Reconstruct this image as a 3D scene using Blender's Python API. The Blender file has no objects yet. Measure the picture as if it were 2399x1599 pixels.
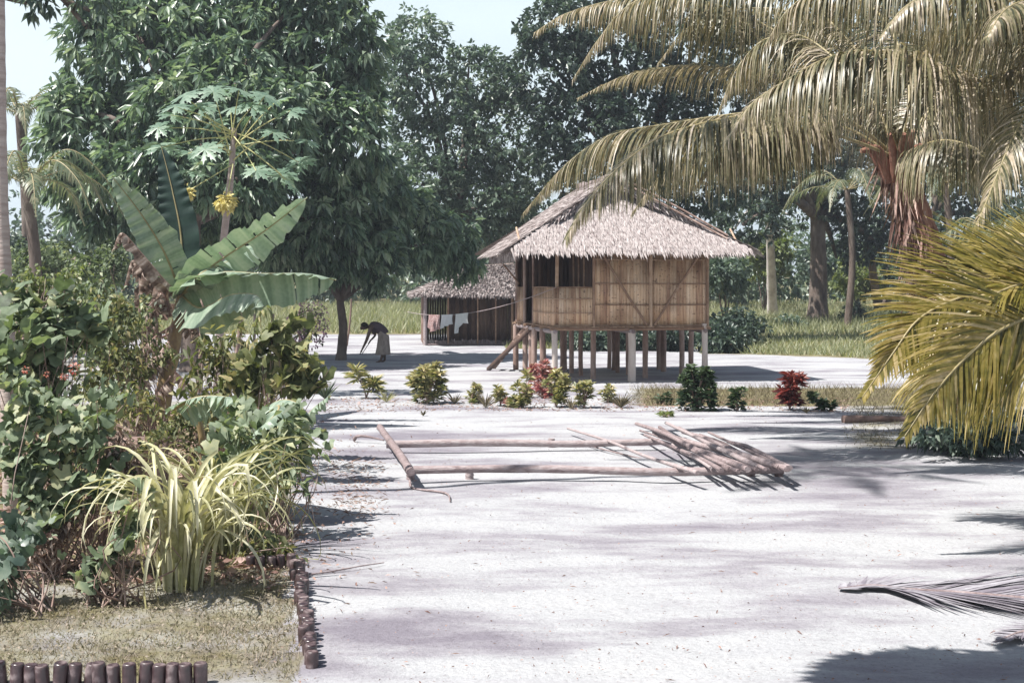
import bpy, math, random
import numpy as np
from mathutils import Vector
# ------------------------------------------------------------------ camera, sky, sun, exposure
C = bpy.context.scene.collection
scene = bpy.context.scene
H, F, CX, HY = 2.5, 3200.0, 1199.5, 660.0      # eye height, focal length in photo pixels, principal column, horizon row
cam_d = bpy.data.cameras.new('camera'); cam = bpy.data.objects.new('camera', cam_d); C.objects.link(cam)
cam.location = (0, 0, H); cam.rotation_euler = (math.radians(90), 0, 0)
cam_d.sensor_width = 36; cam_d.lens = 36 * F / 2399; cam_d.shift_y = -(799.5 - HY) / 2399
cam_d.clip_start = 0.1; cam_d.clip_end = 2000
scene.camera = cam
SUN_T = Vector((0.55, 0.20, -1.0)).normalized()          # direction the light travels
elev = math.asin(-SUN_T.z); az = math.atan2(-SUN_T.x, -SUN_T.y)
world = bpy.data.worlds.new("World"); scene.world = world; world.use_nodes = True
wn, wl = world.node_tree.nodes, world.node_tree.links
bg = wn['Background']; sky = wn.new('ShaderNodeTexSky'); sky.sky_type = 'NISHITA'; sky.sun_disc = False
sky.sun_elevation = elev; sky.sun_rotation = az; sky.air_density = 1.0; sky.dust_density = 1.2; sky.ozone_density = 1.0
tc = wn.new('ShaderNodeTexCoord'); nz = wn.new('ShaderNodeTexNoise'); nz.inputs['Scale'].default_value = 2.2; nz.inputs['Detail'].default_value = 6
mp = wn.new('ShaderNodeMapping'); mp.inputs['Scale'].default_value = (1, 1, 2.6)
cr = wn.new('ShaderNodeValToRGB'); cr.color_ramp.elements[0].position = .32; cr.color_ramp.elements[1].position = .62
cr.color_ramp.elements[0].color = (.72, .72, .72, 1); cr.color_ramp.elements[1].color = (1, 1, 1, 1)
mx = wn.new('ShaderNodeMixRGB'); mx.inputs[2].default_value = (10.6, 12.2, 12.8, 1)
wl.new(tc.outputs['Generated'], mp.inputs[0]); wl.new(mp.outputs[0], nz.inputs[0]); wl.new(nz.outputs[0], cr.inputs[0])
sx = wn.new('ShaderNodeSeparateXYZ'); mr = wn.new('ShaderNodeMapRange'); mr.inputs['From Min'].default_value = .22; mr.inputs['From Max'].default_value = .55; mr.inputs['To Min'].default_value = .95; mr.inputs['To Max'].default_value = .04
mm = wn.new('ShaderNodeMath'); mm.operation = 'MULTIPLY'      # bright milky haze low over the horizon, clear sky overhead
wl.new(tc.outputs['Generated'], sx.inputs[0]); wl.new(sx.outputs['Z'], mr.inputs['Value']); wl.new(mr.outputs[0], mm.inputs[0]); wl.new(cr.outputs[0], mm.inputs[1]); wl.new(mm.outputs[0], mx.inputs[0]); wl.new(sky.outputs[0], mx.inputs[1]); wl.new(mx.outputs[0], bg.inputs[0])
bg.inputs[1].default_value = 0.050
sd = bpy.data.lights.new('sun', 'SUN'); sd.energy = 5.0; sd.angle = math.radians(.5); sd.color = (1, .965, .91)
sun = bpy.data.objects.new('sun', sd); C.objects.link(sun); sun.rotation_euler = SUN_T.to_track_quat('-Z', 'Y').to_euler()
scene.view_settings.view_transform = 'Standard'; scene.view_settings.look = 'None'
scene.view_settings.exposure = 0.90; scene.view_settings.gamma = 1
scene.render.engine = 'CYCLES'
# ------------------------------------------------------------------ helpers
rng = np.random.default_rng(7); random.seed(7)
def A(*a): return np.array(a, dtype=float)
def P(px, py, D): return A((px - CX) / F * D, D, H - (py - HY) / F * D)
def gz(x, y):                                             # terrain height
    x = np.asarray(x, float); y = np.asarray(y, float)
    z = .018 * np.clip(y - 52, 0, 200)
    return z + .012 * np.sin(x * 1.7 + y * .6) * np.cos(y * .9 - x * .3) * (y < 60)
def G(px, py):
    D = H * F / (py - HY)
    for _ in range(8):
        x = (px - CX) / F * D; D = (H - float(gz(x, D))) * F / (py - HY)
    x = (px - CX) / F * D; return A(x, D, float(gz(x, D)))
def nrm(v): return v / (np.linalg.norm(v, axis=-1, keepdims=True) + 1e-9)
class MB:
    def __init__(s): s.v = []; s.f = {}; s.r = []; s.n = 0
    def add(s, V, Fc, r=None):
        V = np.asarray(V, float).reshape(-1, 3); Fc = np.asarray(Fc, int)
        s.f.setdefault(Fc.shape[1], []).append(Fc + s.n)
        if r is None: r = rng.random()
        s.r.append(np.broadcast_to(np.asarray(r, float), (len(V),)).copy() if np.ndim(r) == 0 else np.asarray(r, float))
        s.v.append(V); s.n += len(V); return s
    def build(s, name, mat, parent=None, smooth=False, **tags):
        me = bpy.data.meshes.new(name)
        V = np.concatenate(s.v)
        org = A(0, 0, 0)
        if parent is None:
            org = A(V[:, 0].mean(), V[:, 1].mean(), V[:, 2].min())
        else: org = A(*parent.matrix_world.translation) if parent.type != 'EMPTY' else A(*parent.location)
        if parent is not None and parent.get('_o') is not None: org = A(*parent['_o'])
        fs = [np.concatenate(a) for a in s.f.values()]
        loops = np.concatenate([a.ravel() for a in fs]); tot = np.concatenate([np.full(len(a), a.shape[1]) for a in fs])
        st = np.concatenate([[0], np.cumsum(tot)[:-1]])
        me.vertices.add(len(V)); me.vertices.foreach_set('co', (V - org).ravel())
        me.loops.add(len(loops)); me.loops.foreach_set('vertex_index', loops.astype(np.int32))
        me.polygons.add(len(tot)); me.polygons.foreach_set('loop_start', st.astype(np.int32)); me.polygons.foreach_set('loop_total', tot.astype(np.int32))
        if smooth: me.polygons.foreach_set('use_smooth', np.ones(len(tot), bool))
        at = me.attributes.new('rnd', 'FLOAT', 'POINT'); at.data.foreach_set('value', np.concatenate(s.r).astype(np.float32))
        me.update(calc_edges=True)
        o = bpy.data.objects.new(name, me); C.objects.link(o); me.materials.append(mat)
        if parent is None: o.location = org
        else: o.parent = parent
        ORG[o.name] = org
        o['_o'] = [float(t) for t in org]
        for k, v in tags.items(): o[k] = v
        return o
ORG = {}
def thing(name, label, cat, loc, group=None):
    o = bpy.data.objects.new(name, None); C.objects.link(o); o.location = tuple(float(t) for t in loc); o.empty_display_size = .2
    o['label'] = label; o['category'] = cat
    if group: o['group'] = group
    o['_o'] = [float(t) for t in loc]
    return o
def copy_thing(src, loc, rz, sc, label):
    r = src.copy(); C.objects.link(r); r.location = tuple(float(t) for t in loc); r.rotation_euler = (0, 0, rz); r.scale = (sc, sc, sc); r['label'] = label
    for ch in list(src.children):
        c = ch.copy(); C.objects.link(c); c.parent = r
    return r
def tube(mb, pts, rad, seg=8, r=None, caps=True, wob=0.):
    pts = np.asarray(pts, float); n = len(pts); rad = np.broadcast_to(np.asarray(rad, float), (n,))
    t = np.gradient(pts, axis=0); t = nrm(t)
    ref = A(0, 0, 1) if abs(t[:, 2]).mean() < .8 else A(1, 0, 0)
    s = nrm(np.cross(t, ref)); u = np.cross(s, t)
    a = np.linspace(0, 2 * math.pi, seg, endpoint=False)
    rr = rad[:, None] * (1 + wob * rng.normal(size=(n, seg)))
    V = pts[:, None] + rr[..., None] * (np.cos(a)[None, :, None] * s[:, None] + np.sin(a)[None, :, None] * u[:, None])
    i = np.arange(n - 1)[:, None] * seg; j = np.arange(seg)[None]; k = (j + 1) % seg
    Fq = np.stack([i + j, i + k, i + seg + k, i + seg + j], -1).reshape(-1, 4)
    mb.add(V.reshape(-1, 3), Fq, r)
    if caps:
        for row, flip in ((0, 1), (n - 1, 0)):
            ring = V[row]; mb.add(ring, [list(range(seg))[::-1] if flip else list(range(seg))], r)
def spline(ctrl, n):
    c = np.asarray(ctrl, float)
    if len(c) == 2: return c[0] + (c[1] - c[0]) * np.linspace(0, 1, n)[:, None]
    p = np.vstack([2 * c[0] - c[1], c, 2 * c[-1] - c[-2]])
    t = np.linspace(0, len(c) - 1 - 1e-6, n); i = t.astype(int); f = (t - i)[:, None]
    a, b, d, e = p[i], p[i + 1], p[i + 2], p[i + 3]
    return .5 * (2 * b + (d - a) * f + (2 * a - 5 * b + 4 * d - e) * f ** 2 + (3 * b - a - 3 * d + e) * f ** 3)
def box(mb, o, ux, uy, uz, r=None):
    o, ux, uy, uz = map(lambda q: np.asarray(q, float), (o, ux, uy, uz))
    V = [o + a * ux + b * uy + c * uz for c in (0, 1) for b in (0, 1) for a in (0, 1)]
    mb.add(V, [[0, 2, 3, 1], [4, 5, 7, 6], [0, 1, 5, 4], [2, 6, 7, 3], [0, 4, 6, 2], [1, 3, 7, 5]], r)
def leaves(mb, pos, d, L, w, cup=.25, droop=.15, rnd=None, up=None):
    n = len(pos); d = nrm(d); L = np.broadcast_to(L, (n,))[:, None]; w = np.broadcast_to(w, (n,))[:, None]
    ref = A(0, 0, 1) + .7 * rng.normal(size=(n, 3)) if up is None else up
    s = nrm(np.cross(d, ref)); nn = np.cross(s, d)
    nn = nn * np.where(nn[:, 2:3] < 0, -1, 1)
    b = pos; tip = pos + d * L - A(0, 0, 1) * L * droop; m = pos + d * L * .45
    l = m + s * w + nn * w * cup; r_ = m - s * w + nn * w * cup
    V = np.stack([b, l, tip, r_], 1).reshape(-1, 3); i = np.arange(n)[:, None] * 4
    F3 = np.concatenate([i + A(0, 1, 2).astype(int), i + A(0, 2, 3).astype(int)], 1).reshape(-1, 3)
    if rnd is None: rnd = rng.random(n)
    mb.add(V, F3, np.repeat(rnd, 4))
# ------------------------------------------------------------------ materials
def newmat(name):
    m = bpy.data.materials.new(name); m.use_nodes = True; nt = m.node_tree; return m, nt.nodes, nt.links, nt.nodes['Principled BSDF']
def ramp(n, cols, pos=None):
    r = n.new('ShaderNodeValToRGB'); e = r.color_ramp.elements
    pos = pos or [i / (len(cols) - 1) for i in range(len(cols))]
    for i in range(len(cols) - 2): e.new(.5)
    for i, (p, c) in enumerate(zip(pos, cols)): e[i].position = p; e[i].color = (*c, 1)
    return r
def leafmat(name, cols, rough=.42, trans=.25, tcol=None, spec=.5, stripe=None):
    m, n, l, b = newmat(name)
    at = n.new('ShaderNodeAttribute'); at.attribute_name = 'rnd'; r = ramp(n, cols)
    nz = n.new('ShaderNodeTexNoise'); nz.inputs['Scale'].default_value = 16; nz.inputs['Detail'].default_value = 4; tcn = n.new('ShaderNodeTexCoord'); l.new(tcn.outputs['Object'], nz.inputs[0])
    mad = n.new('ShaderNodeMath'); mad.operation = 'MULTIPLY_ADD'; mad.inputs[1].default_value = .9; mad.inputs[2].default_value = -.45; l.new(nz.outputs[0], mad.inputs[0])   # blotches and ageing across each leaf
    sm = n.new('ShaderNodeMath'); sm.operation = 'ADD'; l.new(mad.outputs[0], sm.inputs[0]); l.new(at.outputs['Fac'], sm.inputs[1])
    l.new(sm.outputs[0], r.inputs[0]); l.new(r.outputs[0], b.inputs['Base Color'])
    b.inputs['Roughness'].default_value = rough; b.inputs['Specular IOR Level'].default_value = spec
    if trans > 0:
        t = n.new('ShaderNodeBsdfTranslucent'); mxs = n.new('ShaderNodeMixShader'); mxs.inputs[0].default_value = trans
        hs = n.new('ShaderNodeMixRGB'); hs.blend_type = 'MULTIPLY'; hs.inputs[0].default_value = 1; hs.inputs[2].default_value = (*(tcol or (1.6, 1.7, .8)), 1)
        l.new(r.outputs[0], hs.inputs[1]); l.new(hs.outputs[0], t.inputs[0])
        l.new(b.outputs[0], mxs.inputs[1]); l.new(t.outputs[0], mxs.inputs[2]); l.new(mxs.outputs[0], n['Material Output'].inputs[0])
    return m
def noisemat(name, cols, scale=6, stretch=(1, 1, 1), rough=.8, bump=.3, bscale=None, detail=6, obj=False, rnd=0.0, bd=.02):
    m, n, l, b = newmat(name)
    tc = n.new('ShaderNodeTexCoord'); mp = n.new('ShaderNodeMapping'); mp.inputs['Scale'].default_value = stretch
    nz = n.new('ShaderNodeTexNoise'); nz.inputs['Scale'].default_value = scale; nz.inputs['Detail'].default_value = detail; nz.inputs['Roughness'].default_value = .65
    r = ramp(n, cols, [.3 + .4 * i / (len(cols) - 1) for i in range(len(cols))])
    l.new(tc.outputs['Object'], mp.inputs[0]); l.new(mp.outputs[0], nz.inputs[0])
    src = nz.outputs[0]
    if rnd:
        at = n.new('ShaderNodeAttribute'); at.attribute_name = 'rnd'
        ma = n.new('ShaderNodeMath'); ma.operation = 'MULTIPLY_ADD'; ma.inputs[1].default_value = rnd
        sb = n.new('ShaderNodeMath'); sb.operation = 'SUBTRACT'; sb.inputs[1].default_value = rnd * .5
        l.new(at.outputs['Fac'], ma.inputs[0]); l.new(nz.outputs[0], sb.inputs[0]); l.new(sb.outputs[0], ma.inputs[2]); src = ma.outputs[0]
    l.new(src, r.inputs[0]); l.new(r.outputs[0], b.inputs['Base Color']); b.inputs['Roughness'].default_value = rough
    if bump:
        n2 = n.new('ShaderNodeTexNoise'); n2.inputs['Scale'].default_value = bscale or scale * 3; n2.inputs['Detail'].default_value = 5
        l.new(mp.outputs[0], n2.inputs[0]); bp = n.new('ShaderNodeBump'); bp.inputs['Strength'].default_value = bump; bp.inputs['Distance'].default_value = bd
        l.new(n2.outputs[0], bp.inputs['Height']); l.new(bp.outputs[0], b.inputs['Normal'])
    return m
M = {}
M['mango'] = leafmat('mango_leaf', [(.04, .07, .05), (.10, .155, .105), (.21, .28, .19), (.36, .42, .31)], .36, .3, (1.4, 1.5, .9), .6)
M['bgleaf'] = leafmat('dark_leaf', [(.025, .042, .038), (.065, .095, .075), (.17, .21, .155)], .38, .22, (1.3, 1.5, 1), .5)
M['bgleaf2'] = leafmat('grey_green_leaf', [(.05, .08, .065), (.14, .19, .145), (.29, .33, .26)], .38, .28, (1.3, 1.5, 1), .5)
M['lightleaf'] = leafmat('pale_green_leaf', [(0.086, 0.120, 0.043), (0.146, 0.181, 0.069), (0.215, 0.232, 0.103)], .5, .3)
M['palm'] = leafmat('palm_leaflet', [(.045, .05, .025), (.155, .145, .075), (.33, .275, .185), (.54, .46, .38)], .38, .26, (1.25, 1.18, .7), .5)
M['palmgreen'] = leafmat('near_palm_leaflet', [(.04, .04, .01), (.17, .15, .03), (.33, .26, .08), (.52, .42, .24)], .36, .33, (1.35, 1.2, .5))
M['palmfar'] = leafmat('far_palm_leaflet', [(.07, .10, .06), (.14, .16, .10), (.26, .25, .17)], .45, .25)
M['rib'] = noisemat('palm_midrib', [(.22, .18, .08), (.34, .28, .15)], 8, rough=.5, bump=.1)
M['banana'] = leafmat('banana_leaf', [(.16, .22, .16), (.25, .32, .24), (.34, .39, .31)], .42, .2, (1.2, 1.35, .8), .4)
M['bananashaded'] = leafmat('banana_shaded_leaf', [(.012, .028, .024), (.022, .045, .036)], .6, .05, None, .2)  # upright leaf standing in shade: the shade is put into its colour
M['dry'] = leafmat('dry_banana_leaf', [(.085, .055, .045), (.22, .155, .125), (.50, .42, .37)], .75, .2, (1.1, 1, .85), .2)
M['stem'] = noisemat('banana_stem', [(.12, .06, .05), (.25, .17, .08), (.33, .30, .14)], 5, (1, 1, .5), .6, .3)
M['papaya'] = leafmat('papaya_leaf', [(.12, .19, .14), (.18, .26, .20), (.25, .33, .26)], .42, .3)
M['petiole'] = noisemat('papaya_petiole', [(.35, .36, .14), (.5, .45, .22)], 5, rough=.5, bump=0)
M['shrub'] = leafmat('shrub_leaf', [(.045, .065, .035), (.115, .155, .09), (.23, .28, .19), (.40, .40, .24)], .55, .28, (1.4, 1.5, .7), .35)
M['creeper'] = leafmat('garden_leaf', [(.04, .05, .02), (.11, .13, .055), (.21, .22, .10), (.38, .32, .17)], .55, .3, (1.3, 1.4, .7), .3)
M['strap'] = leafmat('strap_leaf', [(.13, .14, .06), (.28, .28, .13), (.47, .45, .27), (.60, .57, .43)], .45, .28, (1.1, 1.1, .7))
M['croton'] = leafmat('croton_leaf', [(.07, .09, .045), (.19, .20, .09), (.40, .35, .18), (.54, .45, .28)], .45, .2)
M['crotongreen'] = leafmat('croton_dark_leaf', [(.025, .05, .03), (.05, .08, .04), (.09, .12, .05)], .4, .12)
M['crotonred'] = leafmat('croton_red_leaf', [(.20, .05, .06), (.36, .13, .13), (.50, .30, .27), (.42, .34, .18)], .4, .25, (1.3, .9, .8))
M['redleaf'] = leafmat('cordyline_red_leaf', [(.05, .02, .02), (.17, .035, .03), (.34, .12, .09)], .4, .25, (1.4, .8, .7))
M['flower'] = leafmat('red_flower', [(.40, .07, .05), (.5, .18, .12), (.6, .38, .3)], .5, .3, (1.2, 1, 1))
M['pinkflower'] = leafmat('pink_flower', [(.35, .16, .28), (.5, .3, .42), (.4, .35, .3)], .5, .3, (1.2, 1, 1))
M['yellow'] = leafmat('yellow_blossom', [(.50, .42, .14), (.66, .57, .24), (.75, .68, .40)], .6, .3, (1, 1, .7))
M['grass'] = leafmat('meadow_blade', [(0.155, 0.181, 0.103), (0.258, 0.275, 0.172), (0.378, 0.370, 0.241)], .6, .3)
M['bedgrass'] = leafmat('bed_blade', [(.17, .165, .10), (.28, .245, .18), (.38, .32, .27)], .8, .25, (1.2, 1.2, .9), .1)
M['drygrass'] = leafmat('dry_blade', [(.10, .09, .055), (.18, .155, .10), (.27, .23, .17)], .8, .2, (1.2, 1.2, .9), .1)
M['litter'] = leafmat('leaf_litter', [(.12, .06, .05), (.28, .17, .14), (.5, .36, .32)], .8, .1)
M['bark'] = noisemat('grey_bark', [(.05, .035, .03), (.12, .09, .075), (.2, .165, .14)], 4, (1, 1, .3), .9, .8)
M['palebark'] = noisemat('pale_bark', [(.35, .3, .28), (.55, .5, .48), (.68, .64, .6)], 3, (1, 1, .6), .85, .4)
M['redbark'] = noisemat('fibrous_bark', [(.07, .03, .02), (.20, .09, .06), (.34, .20, .14)], 5, (1.5, 1.5, .25), .9, 1.0)
M['palmbark'] = noisemat('palm_bark', [(.24, .18, .16), (.40, .32, .29), (.52, .44, .40)], 2.5, (.6, .6, 5), .85, .6)
M['papbark'] = noisemat('papaya_bark', [(.28, .21, .2), (.42, .33, .31)], 3, (1, 1, 5), .8, .4)
M['log'] = noisemat('peeled_log', [(.15, .11, .11), (.27, .21, .21), (.37, .315, .315)], 5, (1.5, 4, 4), .85, .6, rnd=.35)
M['logdark'] = noisemat('weathered_post', [(.16, .10, .08), (.28, .19, .16), (.42, .32, .28)], 4, (1, 1, .4), .85, .4, rnd=.3)
M['postpale'] = noisemat('pale_post', [(.42, .35, .31), (.58, .51, .47)], 4, (1, 1, .3), .85, .3)
M['batten'] = noisemat('bamboo_batten', [(.22, .13, .085), (.34, .22, .15), (.44, .31, .22)], 5, (1, 1, 1), .6, .15, rnd=.4)
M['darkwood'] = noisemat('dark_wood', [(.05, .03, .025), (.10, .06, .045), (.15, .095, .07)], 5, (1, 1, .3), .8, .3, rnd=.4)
M['thatch'] = leafmat('thatch_leaf', [(.20, .16, .155), (.35, .30, .295), (.44, .395, .385), (.52, .475, .465)], .85, .12, (1, .95, .9), .15)
M['thatchbase'] = noisemat('thatch_core', [(.16, .12, .10), (.30, .24, .21)], 6, rough=.95, bump=.4)
M['bottle'] = newmat('brown_bottle_glass')[0]
b = M['bottle'].node_tree.nodes['Principled BSDF']; b.inputs['Base Color'].default_value = (.055, .022, .02, 1); b.inputs['Roughness'].default_value = .18; b.inputs['Specular IOR Level'].default_value = .8
def bottle_dust():
    m = M['bottle']; n, l = m.node_tree.nodes, m.node_tree.links; b = n['Principled BSDF']
    tc = n.new('ShaderNodeTexCoord'); nz = n.new('ShaderNodeTexNoise'); nz.inputs['Scale'].default_value = 14; nz.inputs['Detail'].default_value = 5
    oi = n.new('ShaderNodeObjectInfo'); ad = n.new('ShaderNodeVectorMath'); ad.operation = 'ADD'
    l.new(tc.outputs['Object'], ad.inputs[0]); l.new(oi.outputs['Location'], ad.inputs[1]); l.new(ad.outputs[0], nz.inputs[0])
    r = ramp(n, [(.03, .016, .018), (.07, .04, .042), (.22, .17, .17)], [.35, .55, .72]); l.new(nz.outputs[0], r.inputs[0]); l.new(r.outputs[0], b.inputs['Base Color'])
    r2 = ramp(n, [(.3,) * 3, (.75,) * 3], [.4, .6]); l.new(nz.outputs[0], r2.inputs[0]); l.new(r2.outputs[0], b.inputs['Roughness'])
bottle_dust()
def bamboo_wall():
    m, n, l, b = newmat('flattened_bamboo_wall')
    at = n.new('ShaderNodeAttribute'); at.attribute_name = 'rnd'
    tc = n.new('ShaderNodeTexCoord'); mp = n.new('ShaderNodeMapping'); mp.inputs['Scale'].default_value = (22, 22, 1.6)
    nz = n.new('ShaderNodeTexNoise'); nz.inputs['Scale'].default_value = 1.0; nz.inputs['Detail'].default_value = 7
    l.new(tc.outputs['Object'], mp.inputs[0]); l.new(mp.outputs[0], nz.inputs[0])
    mm = n.new('ShaderNodeMath'); mm.operation = 'MULTIPLY_ADD'; mm.inputs[1].default_value = .45; l.new(at.outputs['Fac'], mm.inputs[0])
    m2 = n.new('ShaderNodeMath'); m2.operation = 'MULTIPLY'; m2.inputs[1].default_value = .7; l.new(nz.outputs[0], m2.inputs[0]); l.new(m2.outputs[0], mm.inputs[2])
    r = ramp(n, [(.27, .145, .10), (.49, .31, .205), (.61, .425, .29), (.74, .56, .42)], [.2, .45, .65, .85]); l.new(mm.outputs[0], r.inputs[0])
    # small dark nodes of the bamboo
    vo = n.new('ShaderNodeTexNoise'); vo.inputs['Scale'].default_value = 1; mp2 = n.new('ShaderNodeMapping'); mp2.inputs['Scale'].default_value = (12, 12, 26)
    l.new(tc.outputs['Object'], mp2.inputs[0]); l.new(mp2.outputs[0], vo.inputs[0])
    r3 = ramp(n, [(.35, .3, .3), (1, 1, 1)], [.30, .38]); l.new(vo.outputs[0], r3.inputs[0])
    mu = n.new('ShaderNodeMixRGB'); mu.blend_type = 'MULTIPLY'; mu.inputs[0].default_value = 1; l.new(r.outputs[0], mu.inputs[1]); l.new(r3.outputs[0], mu.inputs[2])
    st = n.new('ShaderNodeTexNoise'); st.inputs['Scale'].default_value = 1.6; st.inputs['Detail'].default_value = 6; l.new(tc.outputs['Object'], st.inputs[0])
    r5 = ramp(n, [(.55, .5, .48), (1, 1, 1), (1.12, 1.08, 1.0)], [.32, .52, .7]); l.new(st.outputs[0], r5.inputs[0]); m5 = n.new('ShaderNodeMixRGB'); m5.blend_type = 'MULTIPLY'; m5.inputs[0].default_value = 1; l.new(mu.outputs[0], m5.inputs[1]); l.new(r5.outputs[0], m5.inputs[2]); mu = m5
    l.new(mu.outputs[0], b.inputs['Base Color']); b.inputs['Roughness'].default_value = .6
    bp = n.new('ShaderNodeBump'); bp.inputs['Strength'].default_value = .3; bp.inputs['Distance'].default_value = .01; l.new(nz.outputs[0], bp.inputs['Height']); l.new(bp.outputs[0], b.inputs['Normal'])
    return m
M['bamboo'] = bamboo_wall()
def ground_mat():
    m, n, l, b = newmat('sandy_ground')
    ge = n.new('ShaderNodeNewGeometry'); sep = n.new('ShaderNodeSeparateXYZ'); l.new(ge.outputs['Position'], sep.inputs[0])
    def noise(scale, detail=6, vec=None, rough=.6):
        z = n.new('ShaderNodeTexNoise'); z.inputs['Scale'].default_value = scale; z.inputs['Detail'].default_value = detail; z.inputs['Roughness'].default_value = rough
        l.new(vec or ge.outputs['Position'], z.inputs[0]); return z.outputs[0]
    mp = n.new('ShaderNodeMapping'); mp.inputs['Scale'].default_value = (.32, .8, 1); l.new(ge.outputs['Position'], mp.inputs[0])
    shade_patches = noise(1.1, 7, mp.outputs[0], .62); grain = noise(26, 8, None, .8)  # soft palm-shadow streaks and trampled tone, painted into the sand colour
    r = ramp(n, [(.20, .185, .215), (.29, .28, .305), (.385, .39, .405), (.42, .425, .435)], [.34, .44, .53, .68]); l.new(shade_patches, r.inputs[0])
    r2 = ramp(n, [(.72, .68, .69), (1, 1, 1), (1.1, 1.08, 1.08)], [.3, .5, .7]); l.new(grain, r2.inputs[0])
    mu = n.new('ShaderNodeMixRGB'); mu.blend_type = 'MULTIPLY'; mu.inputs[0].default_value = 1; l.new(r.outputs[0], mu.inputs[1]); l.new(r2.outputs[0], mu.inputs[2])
    # dark crumbs
    vo = n.new('ShaderNodeTexVoronoi'); vo.inputs['Scale'].default_value = 9; l.new(ge.outputs['Position'], vo.inputs['Vector'])
    r4 = ramp(n, [(.42, .33, .32), (1, 1, 1)], [.05, .10]); l.new(vo.outputs['Distance'], r4.inputs[0])
    mu2 = n.new('ShaderNodeMixRGB'); mu2.blend_type = 'MULTIPLY'; mu2.inputs[0].default_value = .55; l.new(mu.outputs[0], mu2.inputs[1]); l.new(r4.outputs[0], mu2.inputs[2])
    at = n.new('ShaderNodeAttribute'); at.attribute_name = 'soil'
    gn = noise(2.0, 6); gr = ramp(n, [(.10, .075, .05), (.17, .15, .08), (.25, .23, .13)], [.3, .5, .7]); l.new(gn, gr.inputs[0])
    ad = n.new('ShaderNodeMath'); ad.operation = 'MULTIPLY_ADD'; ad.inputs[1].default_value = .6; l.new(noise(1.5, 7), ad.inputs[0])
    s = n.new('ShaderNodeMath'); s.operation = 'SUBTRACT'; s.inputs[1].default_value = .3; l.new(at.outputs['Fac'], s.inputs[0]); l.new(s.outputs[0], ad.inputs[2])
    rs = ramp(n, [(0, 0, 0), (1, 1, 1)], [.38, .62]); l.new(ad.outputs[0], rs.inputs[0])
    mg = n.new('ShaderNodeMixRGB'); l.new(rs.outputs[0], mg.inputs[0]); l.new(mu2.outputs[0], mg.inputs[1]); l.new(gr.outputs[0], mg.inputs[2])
    l.new(mg.outputs[0], b.inputs['Base Color']); b.inputs['Roughness'].default_value = .95; b.inputs['Specular IOR Level'].default_value = .15
    b1 = n.new('ShaderNodeBump'); b1.inputs['Strength'].default_value = .7; b1.inputs['Distance'].default_value = .07; l.new(noise(4.5, 9, None, .72), b1.inputs['Height'])
    b2 = n.new('ShaderNodeBump'); b2.inputs['Strength'].default_value = .4; b2.inputs['Distance'].default_value = .006; l.new(grain, b2.inputs['Height']); l.new(b1.outputs[0], b2.inputs['Normal'])
    l.new(b2.outputs[0], b.inputs['Normal']); return m
# ------------------------------------------------------------------ ground
def sstep(a, b, x): t = np.clip((x - a) / (b - a), 0, 1); return t * t * (3 - 2 * t)
def soil_w(x, y):
    px = CX + x / np.maximum(y, 1) * F
    w = np.zeros_like(x)
    edge = np.where(px < 1180, 61, np.where(px > 1640, 47.5 - 4 * sstep(1640, 2200, px), 51))
    w = np.maximum(w, sstep(-1.5, 1.5, y - edge) * 1.0)
    # thin grass strip with the croton row at right
    w = np.maximum(w, sstep(1380, 1560, px) * sstep(27, 27.8, y) * (1 - sstep(31.5, 33.3, y)) * .75)
    w = np.maximum(w, sstep(1830, 2050, px) * sstep(19, 21, y) * (1 - sstep(30, 33, y)) * .5)
    # garden on the left
    w = np.maximum(w, (1 - sstep(620, 760, px)) * sstep(11.6, 12.1, y) * (1 - sstep(26, 31, y)) * .8)
    w = np.maximum(w, ((x < -1.32 - (y - 8.8) * .18) & (y > 8.5) & (y < 12)) * .55)
    w = np.maximum(w, (1 - sstep(700, 900, px)) * sstep(30, 34, y) * .45 * (1 - sstep(44, 50, y)))
    return w
ys = np.concatenate([np.arange(-8, 6, 1.), np.arange(6, 14, .12), np.arange(14, 30, .25), np.arange(30, 66, .6), np.arange(66, 120, 3), np.geomspace(120, 900, 14)])
xs = np.concatenate([-np.geomspace(900, 30, 12), np.arange(-28, -8, 1.), np.arange(-8, 10, .15), np.arange(10, 30, 1.), np.geomspace(31, 900, 12)])
X, Y = np.meshgrid(xs, ys)
Z = gz(X, Y) + .010 * np.sin(X * 5.1 + 1.3 * np.sin(Y * 3)) * np.cos(Y * 4.3 + X) * ((Y < 20) & (Y > 5))
ny, nx = X.shape
mb = MB(); idx = (np.arange(ny - 1)[:, None] * nx + np.arange(nx - 1)[None])
mb.add(np.stack([X, Y, Z], -1).reshape(-1, 3), np.stack([idx, idx + 1, idx + nx + 1, idx + nx], -1).reshape(-1, 4), .5)
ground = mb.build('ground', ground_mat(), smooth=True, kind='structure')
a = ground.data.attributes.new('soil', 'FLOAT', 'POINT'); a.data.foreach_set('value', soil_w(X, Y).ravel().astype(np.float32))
# ------------------------------------------------------------------ stilt house
O = A(1.05, 34.0); ang = math.radians(10.5); cu, su = math.cos(ang), math.sin(ang)
def L(u, v, z): return A(O[0] + u * cu - v * su, O[1] + u * su + v * cu, z)
W_, Dp, ZF, ZT = 3.95, 5.05, 1.36, 3.28
house = thing('stilt_house', 'thatched bamboo house raised on wooden posts with woven bamboo walls and a corner verandah', 'house', L(W_ / 2, 0, 0))
def pole(name, a, b_, r, mat, parent, seg=8, wob=.04, n=6, bend=.01, rr=None):
    mb = MB(); p = spline([a, (np.asarray(a) + b_) / 2 + rng.normal(size=3) * bend, b_], n); tube(mb, p, r, seg, rr, wob=wob)
    return mb.build(name, mat, parent, smooth=True)
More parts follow.
